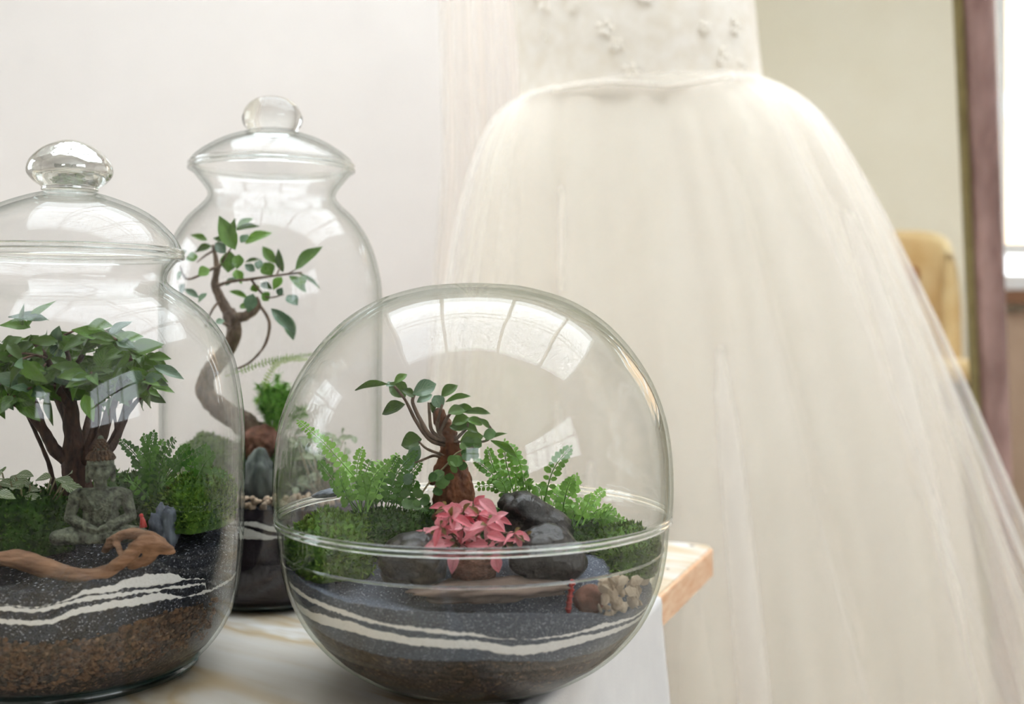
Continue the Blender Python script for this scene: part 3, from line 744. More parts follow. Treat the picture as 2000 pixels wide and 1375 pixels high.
def t1(x, y): return 0.100+0.25*max(min(y+0.02, 0.03), -0.08)+0.012*(x/0.1)
sand1 = thing('sand_layers', J1.c+Vector((0, 0, 0.004)), 'black sand with wavy white bands over brown gravel in the left jar', 'sand'); sand1['kind'] = 'stuff'
strata(J1, sand1,
  [[(-60, 1305), (60, 1316), (180, 1306), (300, 1272), (380, 1225), (440, 1170)],
   [(-60, 1240), (40, 1258), (140, 1258), (220, 1236), (300, 1205), (400, 1175), (455, 1158)],
   [(-60, 1216), (0, 1218), (60, 1222), (100, 1220), (140, 1202), (200, 1192), (260, 1183), (320, 1172), (400, 1160), (458, 1150)],
   [(-60, 1206), (0, 1208), (60, 1212), (100, 1211), (140, 1191), (200, 1178), (260, 1168), (310, 1157), (360, 1166), (400, 1155), (458, 1147)],
   [(-60, 1190), (0, 1194), (75, 1197), (130, 1183), (170, 1174), (250, 1163), (320, 1152), (400, 1142), (458, 1134)],
   [(-60, 1178), (0, 1184), (75, 1190), (130, 1175), (170, 1164), (250, 1156), (320, 1148), (400, 1137), (458, 1129)],
   [(-60, 1176), (0, 1182), (75, 1188), (130, 1173), (170, 1161), (225, 1156), (250, 1148), (320, 1143), (360, 1133), (400, 1132), (458, 1126)],
   [(-60, 1175), (0, 1181), (75, 1187), (130, 1172), (165, 1152), (220, 1143), (250, 1130), (290, 1121), (340, 1120), (362, 1130), (400, 1131), (458, 1125)]],
  ['gravel_layer', 'coarse_gravel_layer', 'black_sand_layer', 'white_sand_band', 'black_sand_layer', 'white_sand_band', 'black_sand_layer', 'white_sand_band', 'black_sand_layer'],
  [M['soil_dark'], M['soil_brown'], M['sand_black'], M['sand_white'], M['sand_black'], M['sand_white'], M['sand_black'], M['sand_white'], M['sand_black']],
  [(-60, 1150), (0, 1160), (100, 1155), (160, 1138), (220, 1125), (290, 1105), (360, 1085), (420, 1060), (458, 1050)],
  M['black_top'], t1, 0.0007, zb0=0.0125)
# loose gravel pieces pressed against the glass
rng = random.Random(11); mb = MB()
M['gravel'] = mat_noise('mixed brown gravel', (58, 46, 40), (126, 96, 72), 220, 0.75, 0.3, 600)
for i in range(900):
    th = rng.uniform(-0.9, 1.35); z = rng.uniform(0.018, 0.062)+0.012*max(0, th); r = J1.rin(z)-0.0016; s_ = rng.uniform(0.0014, 0.0034)
    c = (J1.c.x+r*math.sin(th), J1.c.y-r*math.cos(th), TZ+z)
    if z > interp(J1.curve([(-60, 1236), (40, 1252), (140, 1250), (220, 1230), (300, 1200), (400, 1170), (455, 1156)]) if i == 0 else GC, th) if i else False: continue
    if i == 0: GC = J1.curve([(-60, 1236), (40, 1252), (140, 1250), (220, 1230), (300, 1200), (400, 1170), (455, 1156)])
    mb.ico(c, (s_, s_, s_*rng.uniform(0.6, 1)), 1, Matrix.Rotation(-th, 3, 'Z'), 0.35, 1.6, i)
o = mb.build('gravel_pieces', M['gravel'], sand1, False); o['kind'] = 'stuff'

def t2(x, y): return 0.088+0.12*(y+0.06)
sand2 = thing('sand_layers', J2.c+Vector((0, 0, 0.004)), 'plum-black sand with two white bands in the tall rear jar', 'sand'); sand2['kind'] = 'stuff'
strata(J2, sand2,
  [[(330, 1100), (460, 1102), (560, 1104), (740, 1100)],
   [(330, 1045), (440, 1048), (470, 1052), (510, 1054), (545, 1052), (600, 1060), (740, 1050)],
   [(330, 1030), (440, 1028), (470, 1030), (490, 1034), (520, 1045), (545, 1048), (600, 1040), (740, 1035)],
   [(330, 1022), (440, 1024), (470, 1024), (500, 1030), (530, 1039), (545, 1040), (600, 1036), (740, 1030)],
   [(330, 1010), (440, 1014), (470, 1018), (500, 1020), (530, 1028), (545, 1030), (600, 1030), (740, 1020)]],
  ['dark_sand_layer', 'plum_sand_layer', 'white_sand_band', 'dark_sand_layer', 'white_sand_band', 'dark_sand_layer'],
  [M['sand_plum'], M['sand_plum'], M['sand_white'], M['sand_plum'], M['sand_white'], M['sand_plum']],
  [(330, 990), (440, 992), (520, 996), (600, 998), (740, 992)], M['black_top'], t2, 0.0004)

def t3(x, y):
    f = min(1, max(0, (y+0.12)/0.09)); return 0.062+0.040*f*f*(3-2*f)
sand3 = thing('sand_layers', J3.c+Vector((0, 0, 0.004)), 'slate grey sand with two wavy white bands over dark gravel in the glass bowl', 'sand'); sand3['kind'] = 'stuff'
strata(J3, sand3,
  [[(600, 1215), (680, 1262), (760, 1284), (860, 1292), (960, 1290), (1080, 1292), (1180, 1268), (1250, 1215)],
   [(580, 1190), (610, 1212), (640, 1222), (700, 1238), (760, 1252), (850, 1265), (930, 1268), (980, 1276), (1020, 1281), (1080, 1272), (1150, 1252), (1230, 1224), (1275, 1192)],
   [(580, 1178), (610, 1196), (640, 1204), (690, 1216), (760, 1238), (850, 1249), (930, 1251), (1000, 1263), (1050, 1258), (1120, 1246), (1200, 1228), (1240, 1212), (1275, 1186)],
   [(580, 1158), (610, 1178), (650, 1194), (700, 1211), (760, 1225), (850, 1237), (930, 1243), (965, 1248), (1040, 1250), (1120, 1241), (1180, 1226), (1240, 1207), (1278, 1181)],
   [(580, 1150), (610, 1170), (650, 1184), (700, 1203), (760, 1219), (850, 1229), (920, 1236), (965, 1247), (1040, 1249), (1120, 1236), (1180, 1218), (1240, 1203), (1278, 1179)]],
  ['gravel_layer', 'grey_sand_layer', 'white_sand_band', 'grey_sand_layer', 'white_sand_band', 'grey_sand_layer'],
  [M['soil_dark'], M['sand_grey'], M['sand_white'], M['sand_grey'], M['sand_white'], M['sand_grey']],
  [(575, 1120), (610, 1150), (680, 1176), (760, 1190), (850, 1196), (960, 1198), (1060, 1198), (1150, 1198), (1200, 1206), (1240, 1198), (1282, 1174)],
  M['sand_grey'], t3, 0.0005)
#PLANTS
# ---------------------------------------------------------------- plants, stones and figures inside the glass
def leaf_mesh(name, mat, fold=0.18, droop=0.18, peak=0.42, point=1.0, twist=0.0):
    nu, nv = 6, 4; V = []; Fc = []; uv = []
    for i in range(nu+1):
        u = i/nu
        w_ = math.sin(PI*(u**(math.log(0.5)/math.log(peak))))**point if 0 < u < 1 else 0.02
        for j in range(nv+1):
            v = j/nv-0.5
            V.append((u, v*w_, fold*abs(v)*w_-droop*u*u+0.02*math.sin(u*9+v*5))); uv.append((u, j/nv))
    for i in range(nu):
        for j in range(nv): a = i*(nv+1)+j; Fc.append((a, a+nv+1, a+nv+2, a+1))
    return mesh_of(name, V, Fc, mat, True, uv)

def leaf(parent, me, base, tip, width, nrm=(0, -0.75, 0.65), name='leaf'):
    base = Vector(base); tip = Vector(tip); X = tip-base; L_ = X.length
    if L_ < 1e-5: return
    x = X/L_; n_ = Vector(nrm); z = n_-x*n_.dot(x)
    if z.length < 1e-3: z = x.orthogonal()
    z.normalize(); y = z.cross(x)
    o = bpy.data.objects.new(name, me); C.objects.link(o); o.parent = parent
    R = Matrix((x, y, z)).transposed()
    o.location = base-ORG[parent]; o.rotation_mode = 'QUATERNION'; o.rotation_quaternion = R.to_quaternion(); o.scale = (L_, width, L_)
    return o

def inside(jar, p, margin=0.003):
    """keep a point within the glass"""
    z = p.z-TZ; r = J3R(z)-margin if jar is J3 else jar.rin(z)-margin
    dx, dy = p.x-jar.c.x, p.y-jar.c.y; q = math.hypot(dx, dy)
    if q > r: return Vector((jar.c.x+dx*r/q, jar.c.y+dy*r/q, p.z))
    return p
_dt = sorted((z, r-0.0032) for r, z in p_dome)
def J3R(z): return interp(_dt, z) if z > 0.131 else J3.rin(z)

def jn(a): return random.uniform(-a, a)
M['leaf_dark'] = mat_leaf('glossy ficus leaf', (28, 54, 14), (96, 138, 40), (120, 150, 76), 0.25)
M['leaf_mid'] = mat_leaf('mid green ficus leaf', (48, 92, 28), (112, 160, 56), (150, 180, 100), 0.3)
M['leaf_grey'] = mat_leaf('grey green ficus leaf', (48, 80, 56), (112, 146, 112), (150, 170, 140), 0.3, 0.25, 0.15, 0.7)
M['leaf_pale'] = mat_leaf('pale veined leaf', (96, 122, 74), (140, 160, 110), (226, 230, 204), 0.75, 0.5)
M['leaf_pink'] = mat_leaf('pink nerve plant leaf', (222, 70, 96), (255, 186, 194), (170, 110, 92), 0.3, 0.5, 0.25)
M['leaf_olive'] = mat_leaf('olive young leaf', (96, 92, 44), (140, 120, 70), None, 0, 0.5)
M['leaf_round'] = mat_leaf('small round leaf', (54, 92, 40), (110, 150, 78), None, 0, 0.4)
M['frond'] = mat_leaf('fern frond', (78, 128, 40), (150, 200, 84), None, 0, 0.5, 0.35)
M['frond_dark'] = mat_leaf('deep green fern frond', (44, 88, 30), (98, 150, 52), None, 0, 0.5, 0.3)
M['frond_lime'] = mat_leaf('lime fern frond', (120, 160, 50), (170, 200, 80), None, 0, 0.5, 0.4)
M['bark_red'] = mat_noise('dark reddish bark', (46, 30, 26), (92, 64, 54), 220, 0.7, 0.7, 500, (1, 1, 0.4))
M['bark_grey'] = mat_noise('grey brown bark', (84, 66, 54), (140, 118, 100), 200, 0.75, 0.6, 500, (1, 1, 0.5))
M['bark_bulb'] = mat_noise('ginseng root bark', (74, 40, 24), (136, 84, 54), 160, 0.65, 0.8, 260, (1, 1, 0.5))
M['twig'] = mat_noise('reddish twig', (84, 58, 46), (120, 92, 74), 200, 0.7)
M['stem_pale'] = mat_noise('pale stem', (136, 128, 96), (170, 160, 124), 200, 0.6)
M['moss'] = mat_noise('green moss', (34, 62, 18), (92, 128, 40), 130, 0.9, 0.8, 600)
M['moss_dark'] = mat_noise('dark green moss', (22, 44, 16), (64, 98, 32), 130, 0.9, 0.8, 600)
M['shoots'] = mat_noise('moss shoots', (58, 92, 26), (126, 160, 58), 200, 0.8)
M['shoots_dark'] = mat_noise('dark moss shoots', (38, 70, 22), (92, 128, 46), 200, 0.8)
M['fuzz'] = mat_noise('feathery bright green', (84, 142, 44), (140, 192, 84), 90, 0.8)
M['stone_black'] = mat_noise('wet black stone', (14, 13, 14), (46, 40, 38), 90, 0.32, 0.9, 160, spec=0.5)
M['stone_grey'] = mat_noise('striated grey green stone', (50, 56, 54), (120, 126, 120), 120, 0.5, 0.6, 200, (1, 1, 0.25))
M['stone_red'] = mat_noise('reddish brown stone', (92, 60, 48), (136, 92, 74), 120, 0.8, 0.7, 200)
M['stone_blue'] = mat_noise('blue grey slate', (58, 64, 74), (128, 136, 148), 90, 0.45, 0.9, 200, (1, 1, 0.3))
M['pebble'] = mat_noise('beige pebble', (196, 166, 138), (226, 204, 180), 120, 0.7, 0.3, 400)
M['chip'] = mat_noise('beige stone chip', (176, 154, 128), (224, 206, 180), 140, 0.8, 0.5, 400)
M['driftwood'] = mat_noise('brown driftwood', (100, 70, 50), (168, 128, 98), 90, 0.75, 1.0, 200, (0.35, 1, 1.6))
M['bark_flat'] = mat_noise('grey brown bark piece', (92, 76, 66), (134, 114, 100), 90, 0.85, 0.6, 200, (0.3, 1, 1))
M['statue'] = mat_noise('mossy weathered stone', (44, 46, 38), (132, 138, 116), 190, 0.85, 1.0, 450)
M['statue_hair'] = mat_noise('rusty dark stone curls', (44, 36, 28), (104, 76, 54), 260, 0.85, 0.4, 600)
M['red'] = mat_noise('red paint', (168, 44, 42), (196, 66, 60), 100, 0.4)
M['root_fuzz'] = mat_noise('fibrous root ball', (84, 52, 40), (146, 104, 84), 300, 0.9, 0.9, 500, (1, 1, 3))

def moss(name, label, jar, c, r, mat, blades=1500, L_=0.0042, seed=0, cat='moss'):
    rng = random.Random(seed); mb = MB(); mb.ico((0, 0, 0), 1.0, 4); V = []
    for v in mb.v:
        q = v*(1+0.16*noise.fractal(v*2.2+Vector((seed, 0, 0)), 1, 2, 3)+0.05*noise.noise(v*9))
        if q.z < -0.3: q.z = -0.3-0.1*(abs(q.z)-0.3)
        V.append(inside(jar, Vector((c.x+q.x*r[0], c.y+q.y*r[1], c.z+q.z*r[2]))))
    n0 = len(V); o = mk(name, V, mb.f, mat, None, True, (c.x, c.y, min(v.z for v in V))); tag(o, label, cat); B = MB()
    for i in range(blades*2):
        b = V[rng.randrange(n0)]
        if b.z < c.z-0.25*r[2] or b.y > c.y+0.6*r[1]: continue
        nrm = Vector(((b.x-c.x)/r[0], (b.y-c.y)/r[1], (b.z-c.z)/r[2])).normalized()
        dv_ = (nrm+Vector((rng.uniform(-1, 1), rng.uniform(-1, 1), rng.uniform(-0.4, 1)))*0.8).normalized()
        l = L_*rng.uniform(0.5, 1.3); sd = dv_.cross(Vector((rng.uniform(-1, 1), rng.uniform(-1, 1), rng.uniform(-1, 1)))).normalized()*0.0007
        p2 = inside(jar, b+dv_*l, 0.0012); m2_ = inside(jar, b+dv_*l*0.55, 0.0012)
        B.add([b-sd*0.5, b+sd*0.5, m2_+sd, p2, m2_-sd], [(0, 1, 2, 4), (4, 2, 3)])
    sh = B.build('moss_shoots', M['shoots'] if mat is M['moss'] else M['shoots_dark'], o, False); sh['kind'] = 'stuff'
    return o

def fern(name, label, fronds, mat, lsize, group=None, jar=None, pairs=None, shape='round', cat='fern'):
    """fronds: list of (base, tip, bow) world points; a frond is a midrib with paired leaflets"""
    b0 = fronds[0][0]; t = thing(name, b0, label, cat, group)
    for (b, tp_, bow) in fronds:
        mid = b.lerp(tp_, 0.55)+bow; path = smooth_path([b, mid, tp_], 9)
        if jar: path = [inside(jar, p, 0.004) for p in path]
        mb = MB(); n = len(path); mb.tube(path, [0.0006-0.0003*i/(n-1) for i in range(n)], 4)
        L_ = (tp_-b).length; np_ = pairs or max(6, int(L_/(lsize*0.75)))
        for i in range(np_):
            f = 0.18+0.82*(i+0.5)/np_; x = f*(n-1); k = min(int(x), n-2); p = path[k].lerp(path[k+1], x-k)
            tg = (path[k+1]-path[k]).normalized(); sd = tg.cross(Vector((0.2, -0.9, 0.4)))
            sd.normalize(); up = sd.cross(tg)
            ls = lsize*(1-0.55*f**3)*random.uniform(0.8, 1.15)
            for s_ in (-1, 1):
                a = (sd*s_+tg*0.35+up*jn(0.35)).normalized(); wv_ = a.cross(up).normalized()*(0.36 if shape == 'round' else 0.17)*ls
                q = p+a*ls*0.08
                pts = [q, q+a*ls*0.3+wv_, q+a*ls*0.75+wv_*0.9, q+a*ls, q+a*ls*0.75-wv_*0.9, q+a*ls*0.3-wv_]
                pts = [pp+up*jn(0.06)*ls for pp in pts]
                if jar: pts = [inside(jar, pp, 0.002) for pp in pts]
                mb.add(pts, [(0, 1, 2, 3), (0, 3, 4, 5)])
        # end leaflet
        tg = (path[-1]-path[-2]).normalized(); sd = tg.orthogonal().normalized()*lsize*0.2
        mb.add([path[-1], path[-1]+tg*lsize*0.25+sd, path[-1]+tg*lsize*0.5, path[-1]+tg*lsize*0.25-sd], [(0, 1, 2, 3)])
        mb.build('frond', mat, t, False)
    return t

def rock(name, label, c, r, mat, seed, rot=None, rough=0.35, freq=1.4, cat='stone', group=None, sub=4):
    mb = MB(); mb.ico((0, 0, 0), 1.0, sub); V = []
    for v in mb.v:
        q = v*(1+rough*noise.noise(v*freq+Vector((seed*5.3, 0, 0)))+rough*0.35*noise.noise(v*freq*3.1+Vector((0, seed, 0)))+0.04*noise.noise(v*14))
        q = Vector((q.x*r[0], q.y*r[1], q.z*r[2]))
        if rot: q = rot @ q
        V.append(q+c)
    o = mk(name, V, mb.f, mat); return tag(o, label, cat, group)

# ---- left jar: leafy bonsai
bt = P(150, 960, 0.89)
tree1 = thing('bonsai_tree', bt, 'dense leafy bonsai with dark reddish branches inside the left jar', 'bonsai')
mb = MB(); d_ = 0.89; tips_src = []
trk = branch(mb, [P(152, 975, d_), P(148, 920, d_), P(142, 850, d_), P(136, 780, d_), P(130, 710, d_), P(124, 655, d_)], [0.012, 0.0105, 0.0072, 0.0052, 0.004, 0.002], 12, 0.25)
for pts, r0 in (([(142, 905, 0), (108, 880, -.005), (85, 840, -.01), (50, 800, -.015), (5, 765, -.02), (-30, 720, -.02)], .0055), ([(85, 840, -.01), (70, 790, .0), (45, 745, .01), (10, 690, .02)], .0032),
               ([(112, 985, .01), (98, 915, .01), (72, 850, .015), (42, 795, .02), (0, 770, .03), (-50, 740, .03)], .002), ([(165, 900, 0), (196, 860, -.01), (212, 810, -.02), (232, 760, -.025), (255, 700, -.03)], .0055),
               ([(172, 925, 0), (216, 872, .01), (240, 820, .02), (258, 765, .02), (290, 715, .03)], .005), ([(170, 885, 0), (188, 825, -.01), (195, 770, -.02), (202, 700, -.03)], .004),
               ([(140, 800, 0), (112, 755, -.02), (92, 700, -.04), (62, 665, -.05)], .0035), ([(133, 745, 0), (160, 695, -.03), (182, 650, -.05)], .003), ([(232, 760, -.02), (222, 800, -.02), (226, 840, -.01), (205, 880, 0)], .002),
               ([(150, 880, 0), (130, 820, .03), (100, 760, .05), (60, 700, .06)], .004), ([(160, 880, 0), (180, 800, .04), (210, 730, .06), (240, 680, .06)], .004), ([(240, 820, .02), (262, 790, 0), (300, 745, -.02)], .0025)):
    p = branch(mb, [P(x, y, d_+z) for x, y, z in pts], [r0, r0*0.8, r0*0.6, r0*0.35], 8, 0.25); tips_src += p[len(p)//3:]
tips_src += trk[len(trk)//2:]
mb.build('trunk', M['bark_red'], tree1)
ml = [leaf_mesh('ficus_leaf', M['leaf_dark'], 0.25, 0.22, 0.45), leaf_mesh('ficus_leaf', M['leaf_mid'], 0.2, 0.3, 0.42), leaf_mesh('ficus_leaf', M['leaf_grey'], 0.15, 0.15, 0.45)]
random.seed(21); tw = MB(); nl = 0
for i in range(48):
    x = -78+392*((i*0.618) % 1.0); top = 636+40*((x-120)/195)**2; y = top+(random.uniform(0, 1)**0.8)*(140 if x < 60 else 115 if x < 230 else 95); dz = random.uniform(-0.09, 0.06)
    tipp = inside(J1, P(x, y, d_+dz), 0.018); src = min(tips_src, key=lambda q: (q-tipp).length+(0.02 if q.z > tipp.z else 0))
    tw.tube(smooth_path([src, src.lerp(tipp, 0.5)+Vector((jn(.004), jn(.004), .003)), tipp], 3), 0.0009, 5)
    out = (tipp-P(130, 790, d_)).normalized()
    for k in range(6):
        if nl >= 288: break
        a = random.uniform(0, 2*PI); dr = (out*0.45+Vector((math.cos(a), math.sin(a)*0.8-0.2, random.uniform(-1.1, 0.25)))).normalized(); L_ = random.uniform(0.016, 0.025)
        b_ = tipp-out*random.uniform(0, 0.008); e_ = inside(J1, b_+dr*L_, 0.006)
        leaf(tree1, random.choices(ml, [6, 3, 1])[0], b_, e_, L_*random.uniform(0.38, 0.5), (jn(0.9), -1.0, 0.45+jn(0.5))); nl += 1
fo = MB()
for i in range(300):                     # inner leaves beyond the separately built ones
    x = random.uniform(-80, 300); top = 650+40*((x-120)/195)**2; y = top+random.uniform(0, 115 if x < 230 else 80)
    b_ = inside(J1, P(x, y, d_+random.uniform(-0.06, 0.09)), 0.02); a = random.uniform(0, 2*PI); L_ = random.uniform(0.014, 0.023)
    X_ = Vector((math.cos(a), math.sin(a)*0.8, random.uniform(-1.1, 0.3))).normalized(); N_ = Vector((jn(.9), -1, .5+jn(.5))); N_ = (N_-X_*N_.dot(X_)).normalized(); Y_ = N_.cross(X_)
    fo.add([inside(J1, b_+X_*v.co.x*L_+Y_*v.co.y*L_*0.42+N_*v.co.z*L_, 0.005) for v in ml[0].vertices], [tuple(p.vertices) for p in ml[0].polygons])
f_ = fo.build('inner_foliage', M['leaf_dark'], tree1); f_['kind'] = 'stuff'
tw.build('twigs', M['twig'], tree1)
for bx, by, tx, ty, w_, me in ((52, 640, 90, 583, .008, 1), (45, 640, 42, 595, .004, 0), (95, 625, 15, 612, .009, 2), (300, 715, 358, 735, .009, 2), (60, 640, 0, 625, .011, 1), (170, 640, 215, 630, .012, 0), (200, 720, 200, 680, .014, 1), (290, 700, 330, 695, .009, 0), (165, 770, 180, 820, .01, 1), (90, 770, 100, 830, .006, 0)):
    leaf(tree1, ml[me], P(bx, by, 0.83), P(tx, ty, 0.825), w_)

# ---- left jar: seated stone figure
SC = 0.01*0.95; so = P(196, 1058, 0.825); zr = Matrix.Rotation(math.radians(12), 3, 'Z')
def sp(x, y, z): return so+zr @ (Vector((x, y, z))*SC)
statue = thing('seated_statue', so, 'mossy stone statue of a seated meditating figure below the dense bonsai', 'statue')
mb = MB()
def el(x, y, z, rx, ry, rz, sub=3): mb.ico(sp(x, y, z), (rx*SC, ry*SC, rz*SC), sub, zr)
def cp(a, b, ra, rb): mb.cap(sp(*a), sp(*b), ra*SC, rb*SC, 9)
el(0, .2, 1.9, 1.35, .95, 2.0); el(0, .1, 3.0, 1.55, .95, 1.15); cp((-1.5, .2, 3.65), (1.5, .2, 3.65), .55, .55); cp((0, .1, 4.1), (0, 0, 4.8), .5, .48)
el(0, -.05, 5.65, .86, .92, 1.12); el(0, .15, 6.1, 1.02, 1.02, .95); el(0, .15, 7.2, .55, .55, .6); el(0, .15, 7.8, .28, .28, .4)
for s_ in (-1, 1):
    cp((s_*.97, .05, 5.75), (s_*.93, .02, 4.75), .16, .2); cp((s_*1.85, .2, 3.5), (s_*2.25, .1, 1.9), .52, .45); cp((s_*2.25, .1, 1.9), (s_*.35, -1.35, 1.15), .44, .34)
    cp((s_*.9, .2, .7), (s_*3.0, -.7, .55), .8, .62); cp((s_*3.0, -.7, .55), (-s_*.6, -1.6, .5), .58, .4)
    el(s_*.36, -.84, 5.72, .26, .14, .10); cp((s_*.12, -1.0, 6.0), (s_*.66, -.76, 6.02), .13, .10); el(s_*.5, -.68, 5.3, .3, .3, .3)
    for q in range(4): cp((s_*.35-s_*.28*q*0.5, -1.45-.08*q, 1.2), (-s_*.35-s_*.1*q, -1.62, 1.05+.12*q), .13, .1)
cp((0, -.98, 5.98), (0, -1.2, 5.40), .11, .2); cp((-.26, -.94, 5.12), (.26, -.94, 5.12), .11, .11); cp((-.18, -.94, 4.97), (.18, -.94, 4.97), .1, .1); el(0, -.8, 4.72, .34, .24, .24)
for q in range(7): cp((1.5-.1*q, -.55-.06*q, 3.75-.1*q), (-.3+.18*q, -1.0+.02*q, 2.9-.3*q), .12, .1)
cp((-1.2, -.5, 3.9), (-.2, -.98, 2.6), .1, .1)
remeshed(mb, 'figure', M['statue'], 0.00048, statue, 0.00025, 300, smooth_it=1)
hb = MB()
for i in range(9):
    ph = 0.12+1.25*i/9; n = max(5, int(22*math.sin(ph+0.12)))
    for k in range(n):
        a = 2*PI*k/n+i*0.4; x, y, z = math.sin(ph)*math.cos(a), math.sin(ph)*math.sin(a), math.cos(ph)
        if y < -0.35 and z < 0.30: continue
        hb.ico(sp(x*1.06, .15+y*1.06, 6.1+z*1.0), 0.16*SC, 1)
for i in range(5):
    for k in range(9): a = 2*PI*k/9+i*.35; f = i/5; hb.ico(sp(.52*math.cos(a)*(1-f*f), .15+.52*math.sin(a)*(1-f*f), 7.2+.8*f), 0.15*SC, 1)
hb.build('hair_curls', M['statue_hair'], statue)

# ---- left jar: driftwood
mb = MB(); dw = 0.785
def chain(pts, n=10):
    pp = smooth_path([P(x, y, d) for x, y, d, r in pts], n); rr = lerp_rad([p[3] for p in pts], len(pp))
    for q, r in zip(pp, rr): mb.ico(q, (r, r*0.9, r*0.8), 2)
chain([(-40, 1092, dw+.012, .005), (30, 1092, dw+.008, .0085), (85, 1108, dw, .0085), (150, 1124, dw-.003, .006), (200, 1118, dw-.003, .0055), (245, 1092, dw, .0055), (275, 1062, dw+.006, .006), (300, 1062, dw+.008, .007), (335, 1077, dw+.01, .003)])
chain([(205, 1075, dw+.022, .003), (228, 1050, dw+.02, .0045), (262, 1043, dw+.016, .005), (295, 1052, dw+.012, .006), (320, 1070, dw+.012, .005)])
chain([(225, 1055, dw+.02, .0035), (238, 1085, dw+.006, .0022), (240, 1098, dw, .003)], 8)
chain([(300, 1065, dw+.008, .006), (290, 1090, dw+.008, .005), (260, 1105, dw+.004, .004)])
o = remeshed(mb, 'driftwood', M['driftwood'], 0.0009, None, 0.0012, 130, smooth_it=3, stretch=(0.4, 1, 1.6)); tag(o, 'curved brown driftwood lying on black sand in front of the statue', 'driftwood')

# ---- left jar: moss, ferns, veined plant, stones
moss('moss_mound', 'green moss mound against the right wall of the left jar', J1, P(395, 1000, 0.875), (0.034, 0.045, 0.030), M['moss'], 2600, seed=1)
moss('moss_mound', 'dark green moss mound at the left edge behind the driftwood', J1, P(30, 1045, 0.86), (0.045, 0.05, 0.034), M['moss_dark'], 2600, seed=2)
moss('moss_mound', 'dark moss mound between the bonsai trunk and the button fern', J1, P(262, 1010, 0.92), (0.05, 0.04, 0.034), M['moss_dark'], 2200, seed=3)
moss('moss_mound', 'dark moss behind the statue at the foot of the bonsai', J1, P(140, 1020, 0.92), (0.04, 0.04, 0.032), M['moss_dark'], 1500, seed=4)
fb = lambda x, y, d: inside(J1, P(x, y, d), 0.006)
random.seed(5)
fern('button_fern', 'bright green button fern rising beside the statue in the left jar', [(fb(300+jn(14), 985, .865), fb(x, y, .85+jn(.025)), Vector((jn(.004), 0, .006))) for x, y in ((238, 862), (262, 905), (282, 852), (300, 846), (318, 862), (340, 858), (366, 872), (392, 880), (250, 940), (325, 900), (290, 900), (272, 880), (350, 905), (310, 930), (336, 940))], M['frond_dark'], 0.0062, jar=J1)
fern('button_fern', 'spreading button fern on the moss near the right wall of the left jar', [(fb(370+jn(12), 985, .87), fb(x, y, .86+jn(.025)), Vector((jn(.004), 0, .008))) for x, y in ((432, 888), (402, 872), (440, 925), (380, 895), (352, 930), (418, 945), (455, 960), (390, 930), (340, 985), (430, 1000))], M['frond_dark'], 0.006, jar=J1)
pl = [leaf_mesh('veined_leaf', M['leaf_pale'], 0.2, 0.25, 0.45, 0.8)]
np1 = thing('nerve_plant', P(40, 985, 0.87), 'pale veined nerve plant on moss at the left edge of the left jar', 'plant')
random.seed(8); mb = MB()
for i in range(30):
    x = random.uniform(-50, 130); y = random.uniform(915, 962); dd = random.uniform(.82, .90); b_ = fb(x, y+8, dd); a = random.uniform(-2.9, 0.3)
    mb.tube([fb(x*0.6+20, 995, .87), b_], 0.0007, 4); e_ = fb(x+36*math.cos(a), y+8+20*math.sin(a)+6, dd-.008+jn(.01)); leaf(np1, pl[0], b_, e_, 0.0095, (jn(.4), -.55, .8))
mb.build('stems', M['stem_pale'], np1)
rock('slate_stone', 'upright blue-grey slate beside the fern in the left jar', P(322, 1032, .835), (.0095, .008, .017), M['stone_blue'], 3, rough=0.7)
o = thing('red_ornament', P(278, 1030, .815), 'tiny red ornament next to the blue-grey slate in the left jar', 'ornament')
mb = MB(); mb.tube([P(280, 1030, .815), P(279, 1018, .815), P(277, 1010, .815)], [.0028, .002, .0012], 8); mb.build('body', M['red'], o); mb = MB(); mb.ico(P(276, 1007, .815), .0016, 2); mb.build('head', M['red'], o)

# ---- rear jar
D = 1.152
bt = P(508, 905, D); tree2 = thing('bonsai_tree', bt, 'small open-crowned bonsai with grey S-shaped trunk inside the tall rear jar', 'bonsai')
mb = MB()
branch(mb, [P(512, 905, D), P(498, 850, D), P(470, 822, D), P(432, 800, D), P(402, 770, D), P(404, 738, D), P(428, 705, D), P(452, 668, D), P(458, 636, D), P(445, 608, D)], [.015, .0135, .012, .0105, .0095, .009, .0085, .008, .0075, .007], 12, 0.3)
branch(mb, [P(447, 612, D), P(432, 585, D), P(420, 555, D), P(424, 520, D), P(416, 478, D)], [.006, .005, .004, .003, .0015], 8, .25)
branch(mb, [P(455, 622, D), P(478, 618, D), P(502, 600, D), P(500, 580, D)], [.006, .0055, .004, .002], 8, .25)
for pts, r0 in (([(420, 560, 0), (450, 550, -.02), (490, 545, -.03), (540, 538, -.03), (590, 532, -.03)], .002), ([(424, 520, 0), (395, 535, -.02), (365, 545, -.03), (352, 520, -.03)], .0018), ([(416, 490, 0), (400, 500, .02), (385, 512, .03)], .0013),
               ([(510, 600, 0), (526, 630, -.01), (518, 672, -.01), (490, 706, -.02), (458, 722, -.02)], .0018), ([(432, 585, 0), (415, 605, -.02), (400, 640, -.02)], .0016), ([(490, 545, -.03), (520, 580, -.03), (555, 575, -.03)], .0013),
               ([(420, 540, 0), (438, 505, -.03), (455, 480, -.03)], .0014), ([(416, 490, 0), (430, 470, -.01), (460, 470, -.02)], .0012), ([(540, 538, -.03), (548, 520, -.03)], .001), ([(450, 640, 0), (438, 632, -.02), (425, 625, -.02)], .0022), ([(560, 536, -.03), (580, 525, -.03)], .001)):
    branch(mb, [P(x, y, D+z) for x, y, z in pts], [r0, r0*.8, r0*.5], 6, .2)
